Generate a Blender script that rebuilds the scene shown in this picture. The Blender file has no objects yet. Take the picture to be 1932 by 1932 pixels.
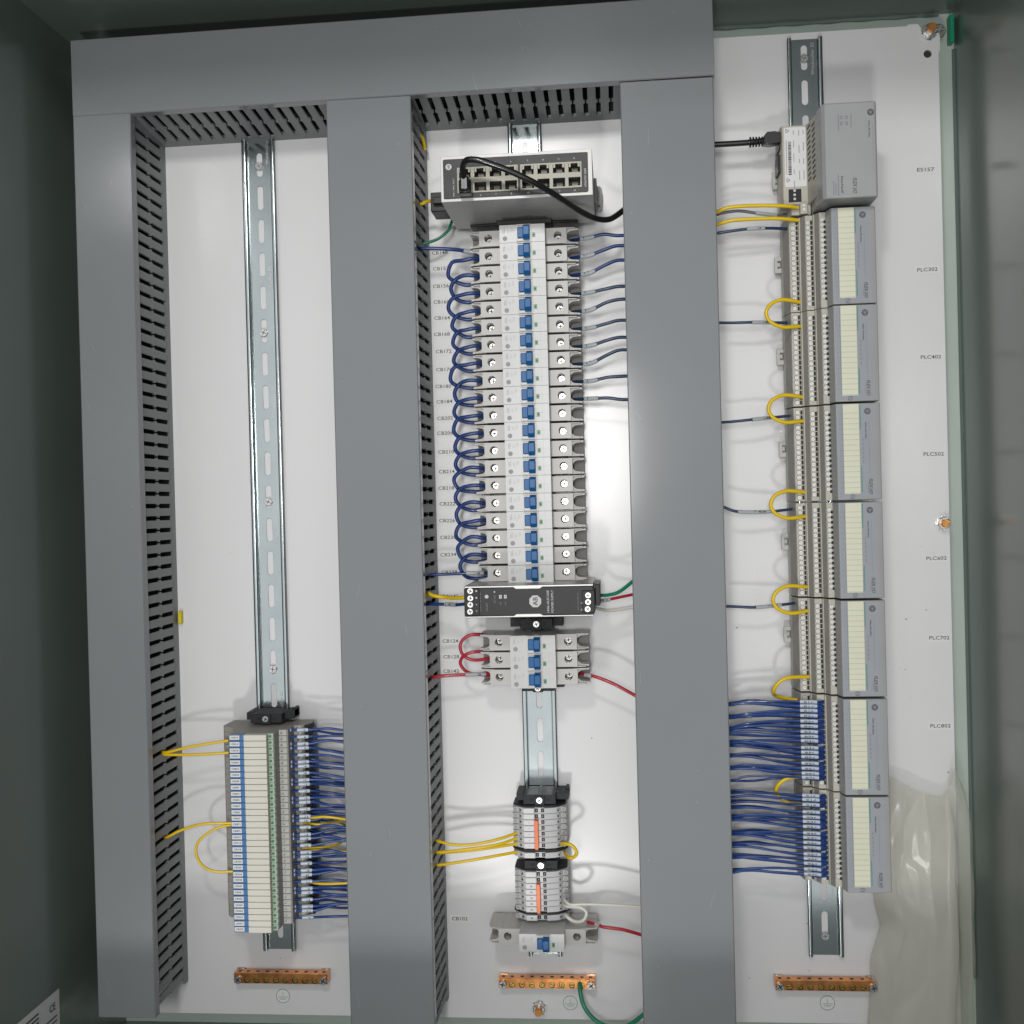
import bpy, math, random
from mathutils import Vector, Matrix
from mathutils.geometry import tessellate_polygon
R = random.Random(7)
S = bpy.context.scene
COL = S.collection

# ------------------------------------------------------------------ camera
# panel space used below: x right, z up, d = millimetres in front of the white plate; world = (x, -d, z) / 1000
rx, ry, rz = [math.radians(a) for a in (-0.38872994, 1.48014564, 5.23942892)]
M = Matrix.Rotation(rz, 3, 'Z') @ Matrix.Rotation(rx, 3, 'X') @ Matrix.Rotation(ry, 3, 'Y')
right, fwd, up = M @ Vector((1, 0, 0)), M @ Vector((0, 1, 0)), M @ Vector((0, 0, 1))
cam = bpy.data.cameras.new('camera')
cam.lens = 2116.86 / 1932 * 36; cam.sensor_width = 36; cam.clip_start = 0.01; cam.clip_end = 50
co = bpy.data.objects.new('camera', cam); COL.objects.link(co)
mw = Matrix((right, up, -fwd)).transposed().to_4x4(); mw.translation = Vector((0, -1.1714, 0))
co.matrix_world = mw
S.camera = co

# ------------------------------------------------------------------ room light
W = bpy.data.worlds.new('World'); S.world = W; W.use_nodes = True
nt = W.node_tree; nt.nodes.clear()
N = nt.nodes.new
tc = N('ShaderNodeTexCoord'); sep = N('ShaderNodeSeparateXYZ'); nt.links.new(tc.outputs['Generated'], sep.inputs[0])
def mth(op, a, b=None, c=None):
    n = N('ShaderNodeMath'); n.operation = op
    for k, v in enumerate((a, b, c)):
        if v is None: continue
        if isinstance(v, (int, float)): n.inputs[k].default_value = v
        else: nt.links.new(v, n.inputs[k])
    return n.outputs[0]
def step(v, a, b):                                            # smooth 0..1 between a and b
    n = N('ShaderNodeMapRange'); n.interpolation_type = 'SMOOTHSTEP'; n.inputs[1].default_value = a; n.inputs[2].default_value = b
    nt.links.new(v, n.inputs[0]); return n.outputs[0]
# the hall in front of the open cabinet: a broad lit area, dim floor, roof and sides
fy = mth('MAXIMUM', mth('MULTIPLY', sep.outputs['Y'], -1.0), .02)
zt = mth('DIVIDE', sep.outputs['Z'], fy); xt = mth('ABSOLUTE', mth('DIVIDE', sep.outputs['X'], fy))
v = mth('MULTIPLY', step(zt, -.405, -.375), mth('SUBTRACT', 1.0, mth('ADD', mth('MULTIPLY', step(zt, .22, .31), .45), mth('MULTIPLY', step(zt, .55, .9), .40))))
v = mth('MULTIPLY', v, mth('SUBTRACT', 1.0, step(xt, .50, .80)))
lum = mth('ADD', mth('MULTIPLY', v, 1.04), .06)
bg = N('ShaderNodeBackground'); bg.inputs[0].default_value = (1, 1.005, 1.02, 1)
nt.links.new(lum, bg.inputs[1])
wo = N('ShaderNodeOutputWorld')
nt.links.new(bg.outputs[0], wo.inputs[0])

def lamp(name, x, z, d, size, power, tx, tz, sy=None, col=(1, .99, .97)):
    l = bpy.data.lights.new(name, 'AREA'); l.size = size; l.energy = power; l.color = col
    if sy: l.shape = 'RECTANGLE'; l.size_y = sy
    o = bpy.data.objects.new(name, l); COL.objects.link(o)
    o.location = (x/1000, -d/1000, z/1000)
    t = Vector((tx/1000, 0, tz/1000)) - o.location
    o.rotation_euler = t.to_track_quat('-Z', 'Y').to_euler()
lamp('hall_lamp', -92, 160, 2500, .13, 13, 0, 0, .42)
lamp('upper_lamp', -160, 700, 1350, .13, 4.9, -50, -50)
lamp('lower_lamp', -260, -1350, 2400, .18, 15.5, 0, 0)

S.view_settings.view_transform = 'Standard'; S.view_settings.look = 'None'
S.view_settings.exposure = 0; S.view_settings.gamma = 1; S.view_settings.use_curve_mapping = False
S.render.engine = 'CYCLES'

# ------------------------------------------------------------------ materials
def mat(name, col, rough=.5, metal=0, bump=0, bscale=900, var=0, vscale=60, coat=0, spec=.5, dark=None, trans=0, alpha=1, coatr=.1):
    m = bpy.data.materials.new(name); m.use_nodes = True
    t = m.node_tree; b = t.nodes['Principled BSDF']
    b.inputs['Base Color'].default_value = (*col, 1); b.inputs['Roughness'].default_value = rough
    b.inputs['Metallic'].default_value = metal; b.inputs['Coat Weight'].default_value = coat
    b.inputs['Coat Roughness'].default_value = coatr
    b.inputs['Specular IOR Level'].default_value = spec
    b.inputs['Transmission Weight'].default_value = trans; b.inputs['Alpha'].default_value = alpha
    tcn = t.nodes.new('ShaderNodeTexCoord')
    if var:
        n = t.nodes.new('ShaderNodeTexNoise'); n.inputs['Scale'].default_value = vscale; n.inputs['Detail'].default_value = 5
        t.links.new(tcn.outputs['Object'], n.inputs['Vector'])
        mx = t.nodes.new('ShaderNodeMix'); mx.data_type = 'RGBA'
        mr = t.nodes.new('ShaderNodeMapRange'); mr.inputs[1].default_value = .35; mr.inputs[2].default_value = .65
        t.links.new(n.outputs[0], mr.inputs[0]); t.links.new(mr.outputs[0], mx.inputs[0])
        d = dark or tuple(c*(1-var) for c in col)
        mx.inputs[6].default_value = (*d, 1); mx.inputs[7].default_value = (*col, 1)
        t.links.new(mx.outputs[2], b.inputs['Base Color'])
        mr2 = t.nodes.new('ShaderNodeMapRange'); mr2.inputs[3].default_value = rough*.85; mr2.inputs[4].default_value = min(1, rough*1.2)
        t.links.new(n.outputs[0], mr2.inputs[0]); t.links.new(mr2.outputs[0], b.inputs['Roughness'])
    if bump:
        n2 = t.nodes.new('ShaderNodeTexNoise'); n2.inputs['Scale'].default_value = bscale; n2.inputs['Detail'].default_value = 3
        t.links.new(tcn.outputs['Object'], n2.inputs['Vector'])
        bp = t.nodes.new('ShaderNodeBump'); bp.inputs['Strength'].default_value = bump; bp.inputs['Distance'].default_value = .0004
        t.links.new(n2.outputs[0], bp.inputs['Height']); t.links.new(bp.outputs[0], b.inputs['Normal'])
    return m
m_plate = mat('white_enamel', (.66, .66, .665), .40, bump=.05, bscale=500, var=.03, vscale=6, coat=.85, coatr=.22)
m_cab_lit = mat('lit_grey_green_enamel', (.40, .47, .42), .45, bump=.05, bscale=200, var=.06, vscale=9, coat=.5, coatr=.2)  # cabinet paint lightened: the back wall's stronger light is in the colour
m_cab_shade = mat('shaded_grey_green_enamel', (.135, .172, .15), .45, bump=.05, bscale=200, var=.08, vscale=9, coat=.7, coatr=.17)  # same cabinet paint, with the walls' shade darkened into the colour
m_duct = mat('grey_duct_cover_plastic', (.20, .214, .222), .105, bump=.012, bscale=600, var=.04, vscale=8, spec=.6)
m_ductw = mat('grey_duct_wall_plastic', (.215, .225, .23), .45, var=.05, vscale=30)
m_inside = mat('shaded_duct_floor_plastic', (.022, .023, .025), .7)  # near black: shade inside the covered duct is put into the colour
m_zinc = mat('zinc_plated_steel', (.42, .47, .475), .15, 1, bump=.04, bscale=200, var=.12, vscale=18)
m_steel = mat('bright_screw_steel', (.62, .62, .60), .27, 1, var=.2, vscale=400)
m_slot = mat('dark_gap', (.012, .012, .013), .7)
m_black = mat('black_plastic', (.013, .0135, .014), .38, var=.2, vscale=90, spec=.3)
m_face = mat('charcoal_face_plastic', (.027, .028, .030), .40, var=.1, vscale=60, spec=.3)
m_brk = mat('light_grey_breaker_plastic', (.50, .49, .465), .38, bump=.03, bscale=1200, var=.05, vscale=50)
m_brk2 = mat('pale_breaker_front', (.57, .575, .56), .30, var=.03, vscale=70)
m_dim = mat('grey_print', (.27, .27, .27), .5)
m_ink = mat('black_print', (.03, .03, .03), .5)
m_wink = mat('white_print', (.55, .55, .55), .5)
m_blue = mat('toggle_blue', (.006, .105, .30), .34, var=.1, vscale=200, spec=.35)
m_green = mat('indicator_green', (.10, .27, .15), .35)
m_alu = mat('cast_light_grey_paint', (.47, .465, .45), .36, .15, bump=.04, bscale=900, var=.05, vscale=25)
m_alu2 = mat('bare_aluminium', (.50, .495, .48), .36, .75, var=.12, vscale=50)
m_plc = mat('module_cover_grey', (.325, .33, .332), .34, bump=.03, bscale=1400, var=.04, vscale=30)
m_plc2 = mat('module_window_grey_blue', (.29, .31, .335), .16, var=.04, vscale=30, coat=.2)
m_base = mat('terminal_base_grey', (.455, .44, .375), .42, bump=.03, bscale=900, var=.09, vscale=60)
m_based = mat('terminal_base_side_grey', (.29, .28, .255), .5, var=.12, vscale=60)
m_pale = mat('pale_terminal_plastic', (.46, .46, .43), .42, var=.06, vscale=60)
m_tscr = mat('pale_screw_head', (.60, .60, .56), .30, .35)
m_cream = mat('cream_strip', (.66, .665, .51), .40, var=.05, vscale=40)
m_relay = mat('cream_relay_plastic', (.66, .635, .56), .38, var=.05, vscale=40)
m_rblue = mat('relay_clip_blue', (.05, .16, .36), .35)
m_rgreen = mat('pale_green_lens', (.37, .45, .36), .25, coat=.3)
m_lgreen = mat('led_green', (.06, .22, .09), .25)
m_teal = mat('thin_green_line', (.04, .24, .19), .5)
m_wblue = mat('blue_wire_jacket', (.010, .042, .185), .34, coat=.08, var=.25, vscale=500)
m_wblue2 = mat('bright_blue_wire_jacket', (.016, .060, .245), .36, coat=.08, var=.2, vscale=500)
m_wnavy = mat('navy_wire_jacket', (.012, .036, .085), .34, coat=.1)
m_wyel = mat('yellow_wire_jacket', (.74, .50, .004), .38, coat=.08)
m_wred = mat('red_wire_jacket', (.42, .018, .035), .33, coat=.2)
m_wgrn = mat('green_wire_jacket', (.008, .20, .11), .33, coat=.3)
m_wwht = mat('white_wire_jacket', (.64, .63, .56), .35, coat=.2)
m_wgry = mat('grey_wire_jacket', (.10, .115, .13), .35)
m_cable = mat('black_cable_jacket', (.010, .010, .011), .28, coat=.4)
m_mark = mat('white_wire_marker', (.48, .54, .62), .30)
m_sleeve = mat('clear_wire_sleeve', (.50, .54, .56), .22, alpha=.75)
m_label = mat('white_label_tape', (.68, .68, .68), .45)
m_orange = mat('orange_jumper_plastic', (.80, .15, .012), .35)
m_tbw = mat('white_terminal_plastic', (.56, .565, .57), .36, var=.04, vscale=60)
m_clamp = mat('dark_grey_clamp_plastic', (.026, .028, .031), .55, var=.15, vscale=80, spec=.3)
m_copper = mat('copper', (.84, .36, .13), .24, 1, var=.4, vscale=70, bump=.15, bscale=120)
m_brass = mat('brass', (.62, .44, .12), .25, 1, var=.3, vscale=200)
m_stud = mat('copper_stud', (.52, .22, .05), .35, .6)
m_tape = mat('green_tape', (.0, .26, .13), .35)
m_hole = mat('hole_shadow_metal', (.02, .02, .02), .6)
m_sink = mat('grey_green_print', (.06, .25, .20), .5)
m_jack = mat('nickel_port_frame', (.20, .195, .165), .45, .7)
m_ylw = mat('yellow_plastic', (.62, .50, .01), .4)
def bag_mat():
    m = bpy.data.materials.new('clear_plastic_film'); m.use_nodes = True; t = m.node_tree
    b = t.nodes['Principled BSDF']; out = [n for n in t.nodes if n.type == 'OUTPUT_MATERIAL'][0]
    b.inputs['Base Color'].default_value = (.62, .615, .575, 1); b.inputs['Roughness'].default_value = .34
    b.inputs['Coat Weight'].default_value = .35; b.inputs['Coat Roughness'].default_value = .16
    tr = t.nodes.new('ShaderNodeBsdfTransparent'); tr.inputs[0].default_value = (.97, .968, .935, 1)
    mx = t.nodes.new('ShaderNodeMixShader')
    n = t.nodes.new('ShaderNodeTexNoise'); n.inputs['Scale'].default_value = 9; tcn = t.nodes.new('ShaderNodeTexCoord')
    t.links.new(tcn.outputs['Object'], n.inputs['Vector'])
    vo = t.nodes.new('ShaderNodeTexVoronoi'); vo.feature = 'DISTANCE_TO_EDGE'; vo.inputs['Scale'].default_value = 11
    mpg = t.nodes.new('ShaderNodeMapping'); mpg.inputs['Scale'].default_value = (1, 1, .35); mpg.inputs['Rotation'].default_value = (0, .35, 0)
    dn = t.nodes.new('ShaderNodeTexNoise'); dn.inputs['Scale'].default_value = 12
    t.links.new(tcn.outputs['Object'], dn.inputs['Vector'])
    ad_ = t.nodes.new('ShaderNodeVectorMath'); ad_.operation = 'MULTIPLY_ADD'; ad_.inputs[1].default_value = (.09, .09, .09)
    t.links.new(dn.outputs['Color'], ad_.inputs[0]); t.links.new(tcn.outputs['Object'], ad_.inputs[2])
    t.links.new(ad_.outputs[0], mpg.inputs[0]); t.links.new(mpg.outputs[0], vo.inputs['Vector'])
    bp = t.nodes.new('ShaderNodeBump'); bp.inputs['Strength'].default_value = .5; bp.inputs['Distance'].default_value = .0022
    t.links.new(vo.outputs['Distance'], bp.inputs['Height']); t.links.new(bp.outputs[0], b.inputs['Normal'])
    mr = t.nodes.new('ShaderNodeMapRange'); mr.inputs[3].default_value = .10; mr.inputs[4].default_value = .36
    t.links.new(n.outputs[0], mr.inputs[0]); t.links.new(mr.outputs[0], mx.inputs[0])
    t.links.new(tr.outputs[0], mx.inputs[1]); t.links.new(b.outputs[0], mx.inputs[2]); t.links.new(mx.outputs[0], out.inputs['Surface'])
    return m
m_bag = bag_mat()

# ------------------------------------------------------------------ mesh building
_txt = {}
def glyphs(s):
    if s not in _txt:
        c = bpy.data.curves.new('t', 'FONT'); c.body = s; c.resolution_u = 2; c.offset = .008; c.align_x = 'LEFT'
        o = bpy.data.objects.new('t', c); me = bpy.data.meshes.new_from_object(o)
        vs = [(v.co.x, v.co.y) for v in me.vertices]; fs = [tuple(p.vertices) for p in me.polygons]
        x0 = min(v[0] for v in vs); x1 = max(v[0] for v in vs); y0 = min(v[1] for v in vs); y1 = max(v[1] for v in vs)
        _txt[s] = ([((a-x0)/(x1-x0)-.5, (b-y0)/(y1-y0)-.5) for a, b in vs], fs, (x1-x0)/(y1-y0))
        bpy.data.objects.remove(o); bpy.data.curves.remove(c); bpy.data.meshes.remove(me)
    return _txt[s]
def circ(cx, cy, r, n=24, a0=0):
    return [(cx+r*math.cos(a0+2*math.pi*i/n), cy+r*math.sin(a0+2*math.pi*i/n)) for i in range(n)]
def rrect(x0, x1, y0, y1, r, n=4):
    P = []
    for cx, cy, a in ((x1-r, y1-r, 0), (x0+r, y1-r, 90), (x0+r, y0+r, 180), (x1-r, y0+r, 270)):
        for i in range(n+1):
            t = math.radians(a+90*i/n); P.append((cx+r*math.cos(t), cy+r*math.sin(t)))
    return P
def rect(x0, x1, y0, y1): return [(x0, y0), (x1, y0), (x1, y1), (x0, y1)]
def stadium(cx, cy, w, h, n=8):
    r = w/2; P = []
    for i in range(n+1):
        t = math.pi*i/n; P.append((cx+r*math.cos(t), cy+h/2-r+r*math.sin(t)))
    for i in range(n+1):
        t = math.pi+math.pi*i/n; P.append((cx+r*math.cos(t), cy-h/2+r+r*math.sin(t)))
    return P
class B:
    def __init__(s): s.v = []; s.f = []; s.m = []
    def add(s, vs, fs, m=0):
        k = len(s.v); s.v += vs
        for f in fs: s.f.append(tuple(i+k for i in f)); s.m.append(m)
        return s
    def prism(s, ax, loops, a, b, m=0, mb=None, back=True):
        if not isinstance(loops[0][0], tuple): loops = [loops]
        mk = {'d': lambda p, t: (p[0], p[1], t), 'z': lambda p, t: (p[0], t, p[1]), 'x': lambda p, t: (t, p[0], p[1])}[ax]
        flat = [p for l in loops for p in l]; n = len(flat)
        tri = tessellate_polygon([[Vector((p[0], p[1], 0)) for p in l] for l in loops]) if len(loops) > 1 or len(flat) > 4 else [tuple(range(n))]
        if len(loops) == 1: tri = [tuple(range(n))]
        vs = [mk(p, a) for p in flat] + [mk(p, b) for p in flat]
        fs = [tuple(i+n for i in t) for t in tri]
        if back: fs += [tuple(reversed(t)) for t in tri]
        k = 0
        for l in loops:
            q = len(l)
            for i in range(q):
                j = (i+1) % q; fs.append((k+i, k+j, n+k+j, n+k+i))
            k += q
        return s.add(vs, fs, m)
    def box(s, x0, x1, z0, z1, d0, d1, m=0):
        return s.prism('d', rect(x0, x1, z0, z1), d0, d1, m)
    def cyl(s, ax, cx, cy, r, a, b, m=0, n=24): return s.prism(ax, circ(cx, cy, r, n), a, b, m)
    def flat(s, loop, d, m=0): return s.add([(x, z, d) for x, z in loop], [tuple(range(len(loop)))], m)
    def text(s, t, x, z, d, w=None, h=None, rot=0, m=0, lean=0):
        P, F, asp = glyphs(t)
        if lean: P = [(a+lean*b, b) for a, b in P]
        if w is None: w = h*asp
        if h is None: h = w/asp
        c, q = math.cos(math.radians(rot)), math.sin(math.radians(rot))
        return s.add([(x+a*w*c-b*h*q, z+a*w*q+b*h*c, d) for a, b in P], F, m)
    def tube(s, pts, r, m=0, n=10, sub=5, caps=True):
        P = [Vector(p) for p in pts]; Q = []
        E = [P[0]*2-P[1]] + P + [P[-1]*2-P[-2]]
        for i in range(1, len(E)-2):
            a, b, c, d = E[i-1:i+3]
            for k in range(sub):
                t = k/sub
                Q.append(.5*((2*b)+(c-a)*t+(2*a-5*b+4*c-d)*t*t+(3*b-a-3*c+d)*t**3))
        Q.append(P[-1]); rings = []; prev = None
        for i, p in enumerate(Q):
            T = (Q[min(i+1, len(Q)-1)]-Q[max(i-1, 0)]).normalized()
            if prev is None: u = T.orthogonal().normalized()
            else: u = (prev-T*prev.dot(T)).normalized()
            prev = u; w = T.cross(u)
            rings.append([tuple(p+(u*math.cos(6.2832*j/n)+w*math.sin(6.2832*j/n))*(r(i/(len(Q)-1)) if callable(r) else r)) for j in range(n)])
        vs = [v for g in rings for v in g]; fs = []
        for i in range(len(rings)-1):
            for j in range(n):
                k = (j+1) % n; fs.append((i*n+j, i*n+k, (i+1)*n+k, (i+1)*n+j))
        if caps: fs += [tuple(range(n)), tuple(range(len(vs)-n, len(vs)))]
        s.path = Q
        return s.add(vs, fs, m)
def link(o): COL.objects.link(o); return o
def tag(o, label=None, cat=None, group=None, kind=None):
    if label: o['label'] = label
    if cat: o['category'] = cat
    if group: o['group'] = group
    if kind: o['kind'] = kind
    return o
def root_loc(o):
    while o.parent: o = o.parent
    return o.location
def mk(name, b, mats, parent=None, bevel=0, seg=1, smooth=True, at=None):
    if not isinstance(mats, (list, tuple)): mats = [mats]
    pts = [Vector((x, -d, z))/1000 for x, z, d in b.v]
    if parent is not None: org = root_loc(parent)
    elif at: org = Vector((at[0], -at[2], at[1]))/1000
    else:
        lo = [min(p[i] for p in pts) for i in range(3)]; hi = [max(p[i] for p in pts) for i in range(3)]
        org = Vector(((lo[0]+hi[0])/2, hi[1], (lo[2]+hi[2])/2))
    me = bpy.data.meshes.new(name); me.from_pydata([p-org for p in pts], [], b.f)
    for m in mats: me.materials.append(m)
    me.polygons.foreach_set('material_index', b.m)
    if smooth:
        me.polygons.foreach_set('use_smooth', [True]*len(me.polygons)); me.set_sharp_from_angle(angle=math.radians(38))
    me.update()
    o = link(bpy.data.objects.new(name, me))
    if parent is not None: o.parent = parent
    else: o.location = org
    if bevel:
        md = o.modifiers.new('edge', 'BEVEL'); md.width = bevel/1000; md.segments = seg; md.limit_method = 'ANGLE'; md.angle_limit = math.radians(50)
    return o
def thing(name, x, z, d, label, cat, group=None):
    o = link(bpy.data.objects.new(name, None)); o.empty_display_size = .01
    o.location = (x/1000, -d/1000, z/1000)
    return tag(o, label, cat, group)
def copy_tree(o, dx, dz, label, group=None, top=True):
    c = link(o.copy())
    if top:
        c.location = o.location + Vector((dx/1000, 0, dz/1000)); c['label'] = label
    for ch in o.children:
        k = copy_tree(ch, 0, 0, None, top=False); k.parent = c
    return c
def head(b, cx, cz, r, d, m=0, ms=1, a=None, cross=True):          # a screw head with a slot or a cross cut in it
    b.prism('d', circ(cx, cz, r, 16), d-2, d, m)
    a = R.uniform(0, 3.14) if a is None else a
    for t in ((a, a+1.571) if cross else (a,)):
        c, q = math.cos(t), math.sin(t); L, h = r*.72, r*.13
        b.add([(cx+u*c-v*q, cz+u*q+v*c, d+.06) for u, v in ((-L, -h), (L, -h), (L, h), (-L, h))], [(0, 1, 2, 3)], ms)

# ------------------------------------------------------------------ cabinet
XL, XR, ZB, ZT = -555.0, 360.0, -563.0, 494.5
cabt = thing('cabinet', 0, -563, -27, 'open grey green steel cabinet that encloses the whole white panel', 'cabinet')
b = B().box(XL-2, XR+2, ZB-2, ZT+2, -29, -27); mk('back_wall', b, m_cab_lit, cabt)
def bead(b, pts, r):
    b.tube(pts, r, n=6, sub=1)
b = B().box(XL-2, XL, ZB, ZT, -27, 420); mk('side_wall', b, m_cab_shade, cabt)
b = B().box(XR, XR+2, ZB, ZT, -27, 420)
b.tube([(XR-1, ZB+60+i*60, -26+R.uniform(-.4, .4)) for i in range(17)], 1.6, n=6, sub=2); mk('side_wall', b, m_cab_shade, cabt)
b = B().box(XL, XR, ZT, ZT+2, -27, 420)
b.tube([(XL+20+i*22, ZT-1, -25+R.uniform(-.8, .8)) for i in range(41)], lambda t: 2.0+.5*math.sin(t*160), n=6, sub=3); mk('top_wall', b, m_cab_shade, cabt)
b = B().box(XL, XR, ZB-2, ZB, -27, 420); mk('bottom_wall', b, m_cab_shade, cabt)

# white mounting plate
outer = [(-505, -541), (337, -541), (337, 444), (338.7, 448), (338.6, 462), (335.6, 467), (333.2, 462.5), (329.5, 457.5),
         (324.5, 459), (321.2, 464), (320.4, 470.6), (317.6, 475), (307.5, 475), (305.5, 473.4), (-523, 473.4), (-523, -520), (-510, -536)]
pl = thing('mounting_plate', -92, -541, -2.5, 'large white enamelled mounting plate carrying all the rails and ducts', 'mounting plate')
b = B().prism('d', [outer, circ(326.2, 444.2, 4.1, 20)], -2.5, 0); mk('plate', b, m_plate, pl, bevel=.5)
b = B().cyl('d', 326.2, 444.2, 5.4, -12, -2.6); mk('blind_hole', b, m_hole, pl)
# flecks of swarf left on the plate are part of its dirt
b = B()
for x, z, s in ((292, -127, 1.2), (312, -118, 1), (290, -178, .9), (330, -283, 1.2), (122, -133, 1.2), (186, -438, 1), (190, -466, 1), (187, -487, .9), (126, -495, .9), (-369, -480, .8), (-30, -246, 1), (-157, 256.5, 1.6), (-12, 148, .8)):
    b.add([(x-s, z-s*.4, .25), (x+s*.3, z-s*.8, .25), (x+s, z+s*.5, .25), (x-s*.2, z+s*.7, .25)], [(0, 1, 2, 3)])
for k in range(46):
    x, z = R.choice(((-440, -390), (-345, -285), (-170, -120), (-40, 10), (120, 165), (270, 330))), 0
    x, z = R.uniform(*x), R.uniform(-535, 380); s = R.uniform(.25, .6); a = R.uniform(0, 3.1)
    b.add([(x+u*math.cos(a)-v*math.sin(a), z+u*math.sin(a)+v*math.cos(a), .12) for u, v in ((-s*R.choice((1, 1, 3)), -s*.4), (s, -s*.3), (s, s*.4), (-s, s*.3))], [(0, 1, 2, 3)])
mk('dirt_flecks', b, m_dim, pl)['kind'] = 'stuff'

def stud_nut(x, z, label, tilt=0, r=8.5):
    t = thing('stud_nut', x, z, 0, label, 'nut and stud', 'nuts that hold the white plate')
    tooth = []
    for i in range(36):
        a = 6.2832*i/36; q = r*(1.0 if i % 2 else .82); tooth.append((x+q*math.cos(a), z+q*math.sin(a)))
    mk('washer', B().prism('d', tooth, .1, 1.6), m_steel, t)
    mk('nut', B().prism('d', circ(x, z, r*.80, 6, .3), 1.6, 8.5), m_steel, t, bevel=.7, seg=2)
    mk('stud', B().cyl('d', x, z, r*.47, 2, 14), m_stud, t, bevel=.5)
stud_nut(-92.1, -528.5, 'toothed nut on an orange tipped stud below the middle copper bar')
stud_nut(329.6, -30.1, 'nut on an orange tipped stud halfway down the right edge of the plate')
stud_nut(328.0, 466.0, 'nut on an orange tipped stud in the notched top right corner')
b = B().cyl('d', 340.5, 471, 7.2, -20, -10).cyl('d', 340.5, 471, 4.0, -10, -4); tag(mk('washer', b, m_steel, bevel=.6), 'bright steel washer tucked behind the notched top right plate corner', 'washer')
tag(mk('adhesive_tape', B().box(353.2, 357.4, 461, 489, -26.9, -15), m_tape, bevel=.5), 'strip of bright green tape in the top right cabinet corner', 'tape')

# rating sticker on the left cabinet wall
st = thing('rating_sticker', XL, -463, 120, 'white printed rating sticker with a CE mark low on the left cabinet wall', 'sticker')
b = B().add([(XL+.3, -463, 120), (XL+.3, -461, 300), (XL+.3, -560, 300), (XL+.3, -560, 120)], [(0, 1, 2, 3)]); mk('paper', b, m_label, st, smooth=False)
b = B()
def wall_text(t, d, z, h, w=None):
    P, F, asp = glyphs(t); w = w or h*asp
    b.add([(XL+.6, z+q*h, d-p*w) for p, q in P], F)
wall_text('CE', 134, -476, 7); 
for k in range(14):
    z = -486-k*4.6
    L = R.uniform(70, 130)
    b.add([(XL+.6, z, 126), (XL+.6, z, 126+L), (XL+.6, z-1.3, 126+L), (XL+.6, z-1.3, 126)], [(0, 1, 2, 3)])
for k in range(3):
    z = -469-k*4.2
    b.add([(XL+.6, z, 160), (XL+.6, z, 205), (XL+.6, z-1.5, 205), (XL+.6, z-1.5, 160)], [(0, 1, 2, 3)])
mk('print', b, m_ink, st, smooth=False)

# ------------------------------------------------------------------ DIN rails
def rail(xc, z0, z1, slot0, label, words, screws):
    t = thing('din_rail', xc, z0, 0, label, 'mounting rail', 'slotted steel mounting rails')
    b = B()
    for s in (-1, 1):
        P = [(12.4, .1), (13.6, .1), (14.5, 1), (14.5, 6.0), (17.5, 6.0), (17.5, 6.8), (17.1, 7.3), (16.4, 7.5), (14.2, 7.5), (13.6, 7.3), (13.3, 6.7), (13.3, 1.6), (12.9, 1.2), (12.4, 1.2)]
        b.prism('z', [(xc+s*x, d) for x, d in P], z0, z1)
    holes = []; z = slot0
    while z > z0+16:
        if z+14 < z1: holes.append(stadium(xc, z, 6.3, 25.4))
        z -= 35.4
    b.prism('d', [rect(xc-12.4, xc+12.4, z0, z1)]+holes, .1, 1.2)
    rp = mk('rail_profile', b, m_zinc, t, bevel=.25)
    if words:
        for z in words: mk('embossed_lettering', B().text('Weidmüller 35', xc+8.2, z, 1.26, w=33, h=3.4, rot=90), m_alu2, rp)
    for z in screws:
        b = B(); head(b, xc, z, 4.2, 4.2); b.v = [(x, zz, d-.6) for x, zz, d in b.v]
        mk('rail_screw', b, [m_steel, m_dim], t, bevel=.3)
    return t
rail(-368, -469.8, 415, 368.8, 'long slotted rail standing empty above the row of cream relays', [385, 244, 116, -12, -210], [367, 189.7, 9.4, -169.4])
rail(-83.7, -472.3, 415, 365, 'rail down the middle behind the breakers and power supply', [-320], [355])
rail(203.5, -469.7, 466, 447.4, 'rail behind the stack of input output modules on the right', [446, -398], [446, -450])

# ------------------------------------------------------------------ wire ducts
P_ = 12.7
mat_scuff = mat('light_scuff', (.34, .35, .36), .4)
def wall_fingers(b, lo, hi, base, top, th, axis, phase=0):
    """slotted side wall: base / top = position of its outer face at d=0 / d=84; th signed thickness to the inside"""
    def pt(a, d, inner):
        q = base+(top-base)*d/84 + (th if inner else 0)
        return (q, a, d) if axis == 'x' else (a, q, d)
    def slab(poly):
        n = len(poly); vs = [pt(a, d, 0) for a, d in poly]+[pt(a, d, 1) for a, d in poly]
        fs = [tuple(range(n)), tuple(range(2*n-1, n-1, -1))]+[(i, (i+1) % n, n+(i+1) % n, n+i) for i in range(n)]
        b.add(vs, fs)
    slab([(lo, 0), (hi, 0), (hi, 11), (lo, 11)])
    slab([(lo, 78), (hi, 78), (hi, 85), (lo, 85)])
    z = lo+phase+P_/2
    while z < hi-3:
        h = 3.75; g = 5.4
        slab([(z-h, 11), (z+h, 11), (z+h, 42), (z+g, 43.5), (z+g, 46.5), (z+h, 48), (z+h, 78), (z-h, 78), (z-h, 48), (z-g, 46.5), (z-g, 43.5), (z-h, 42)])
        z += P_
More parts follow.
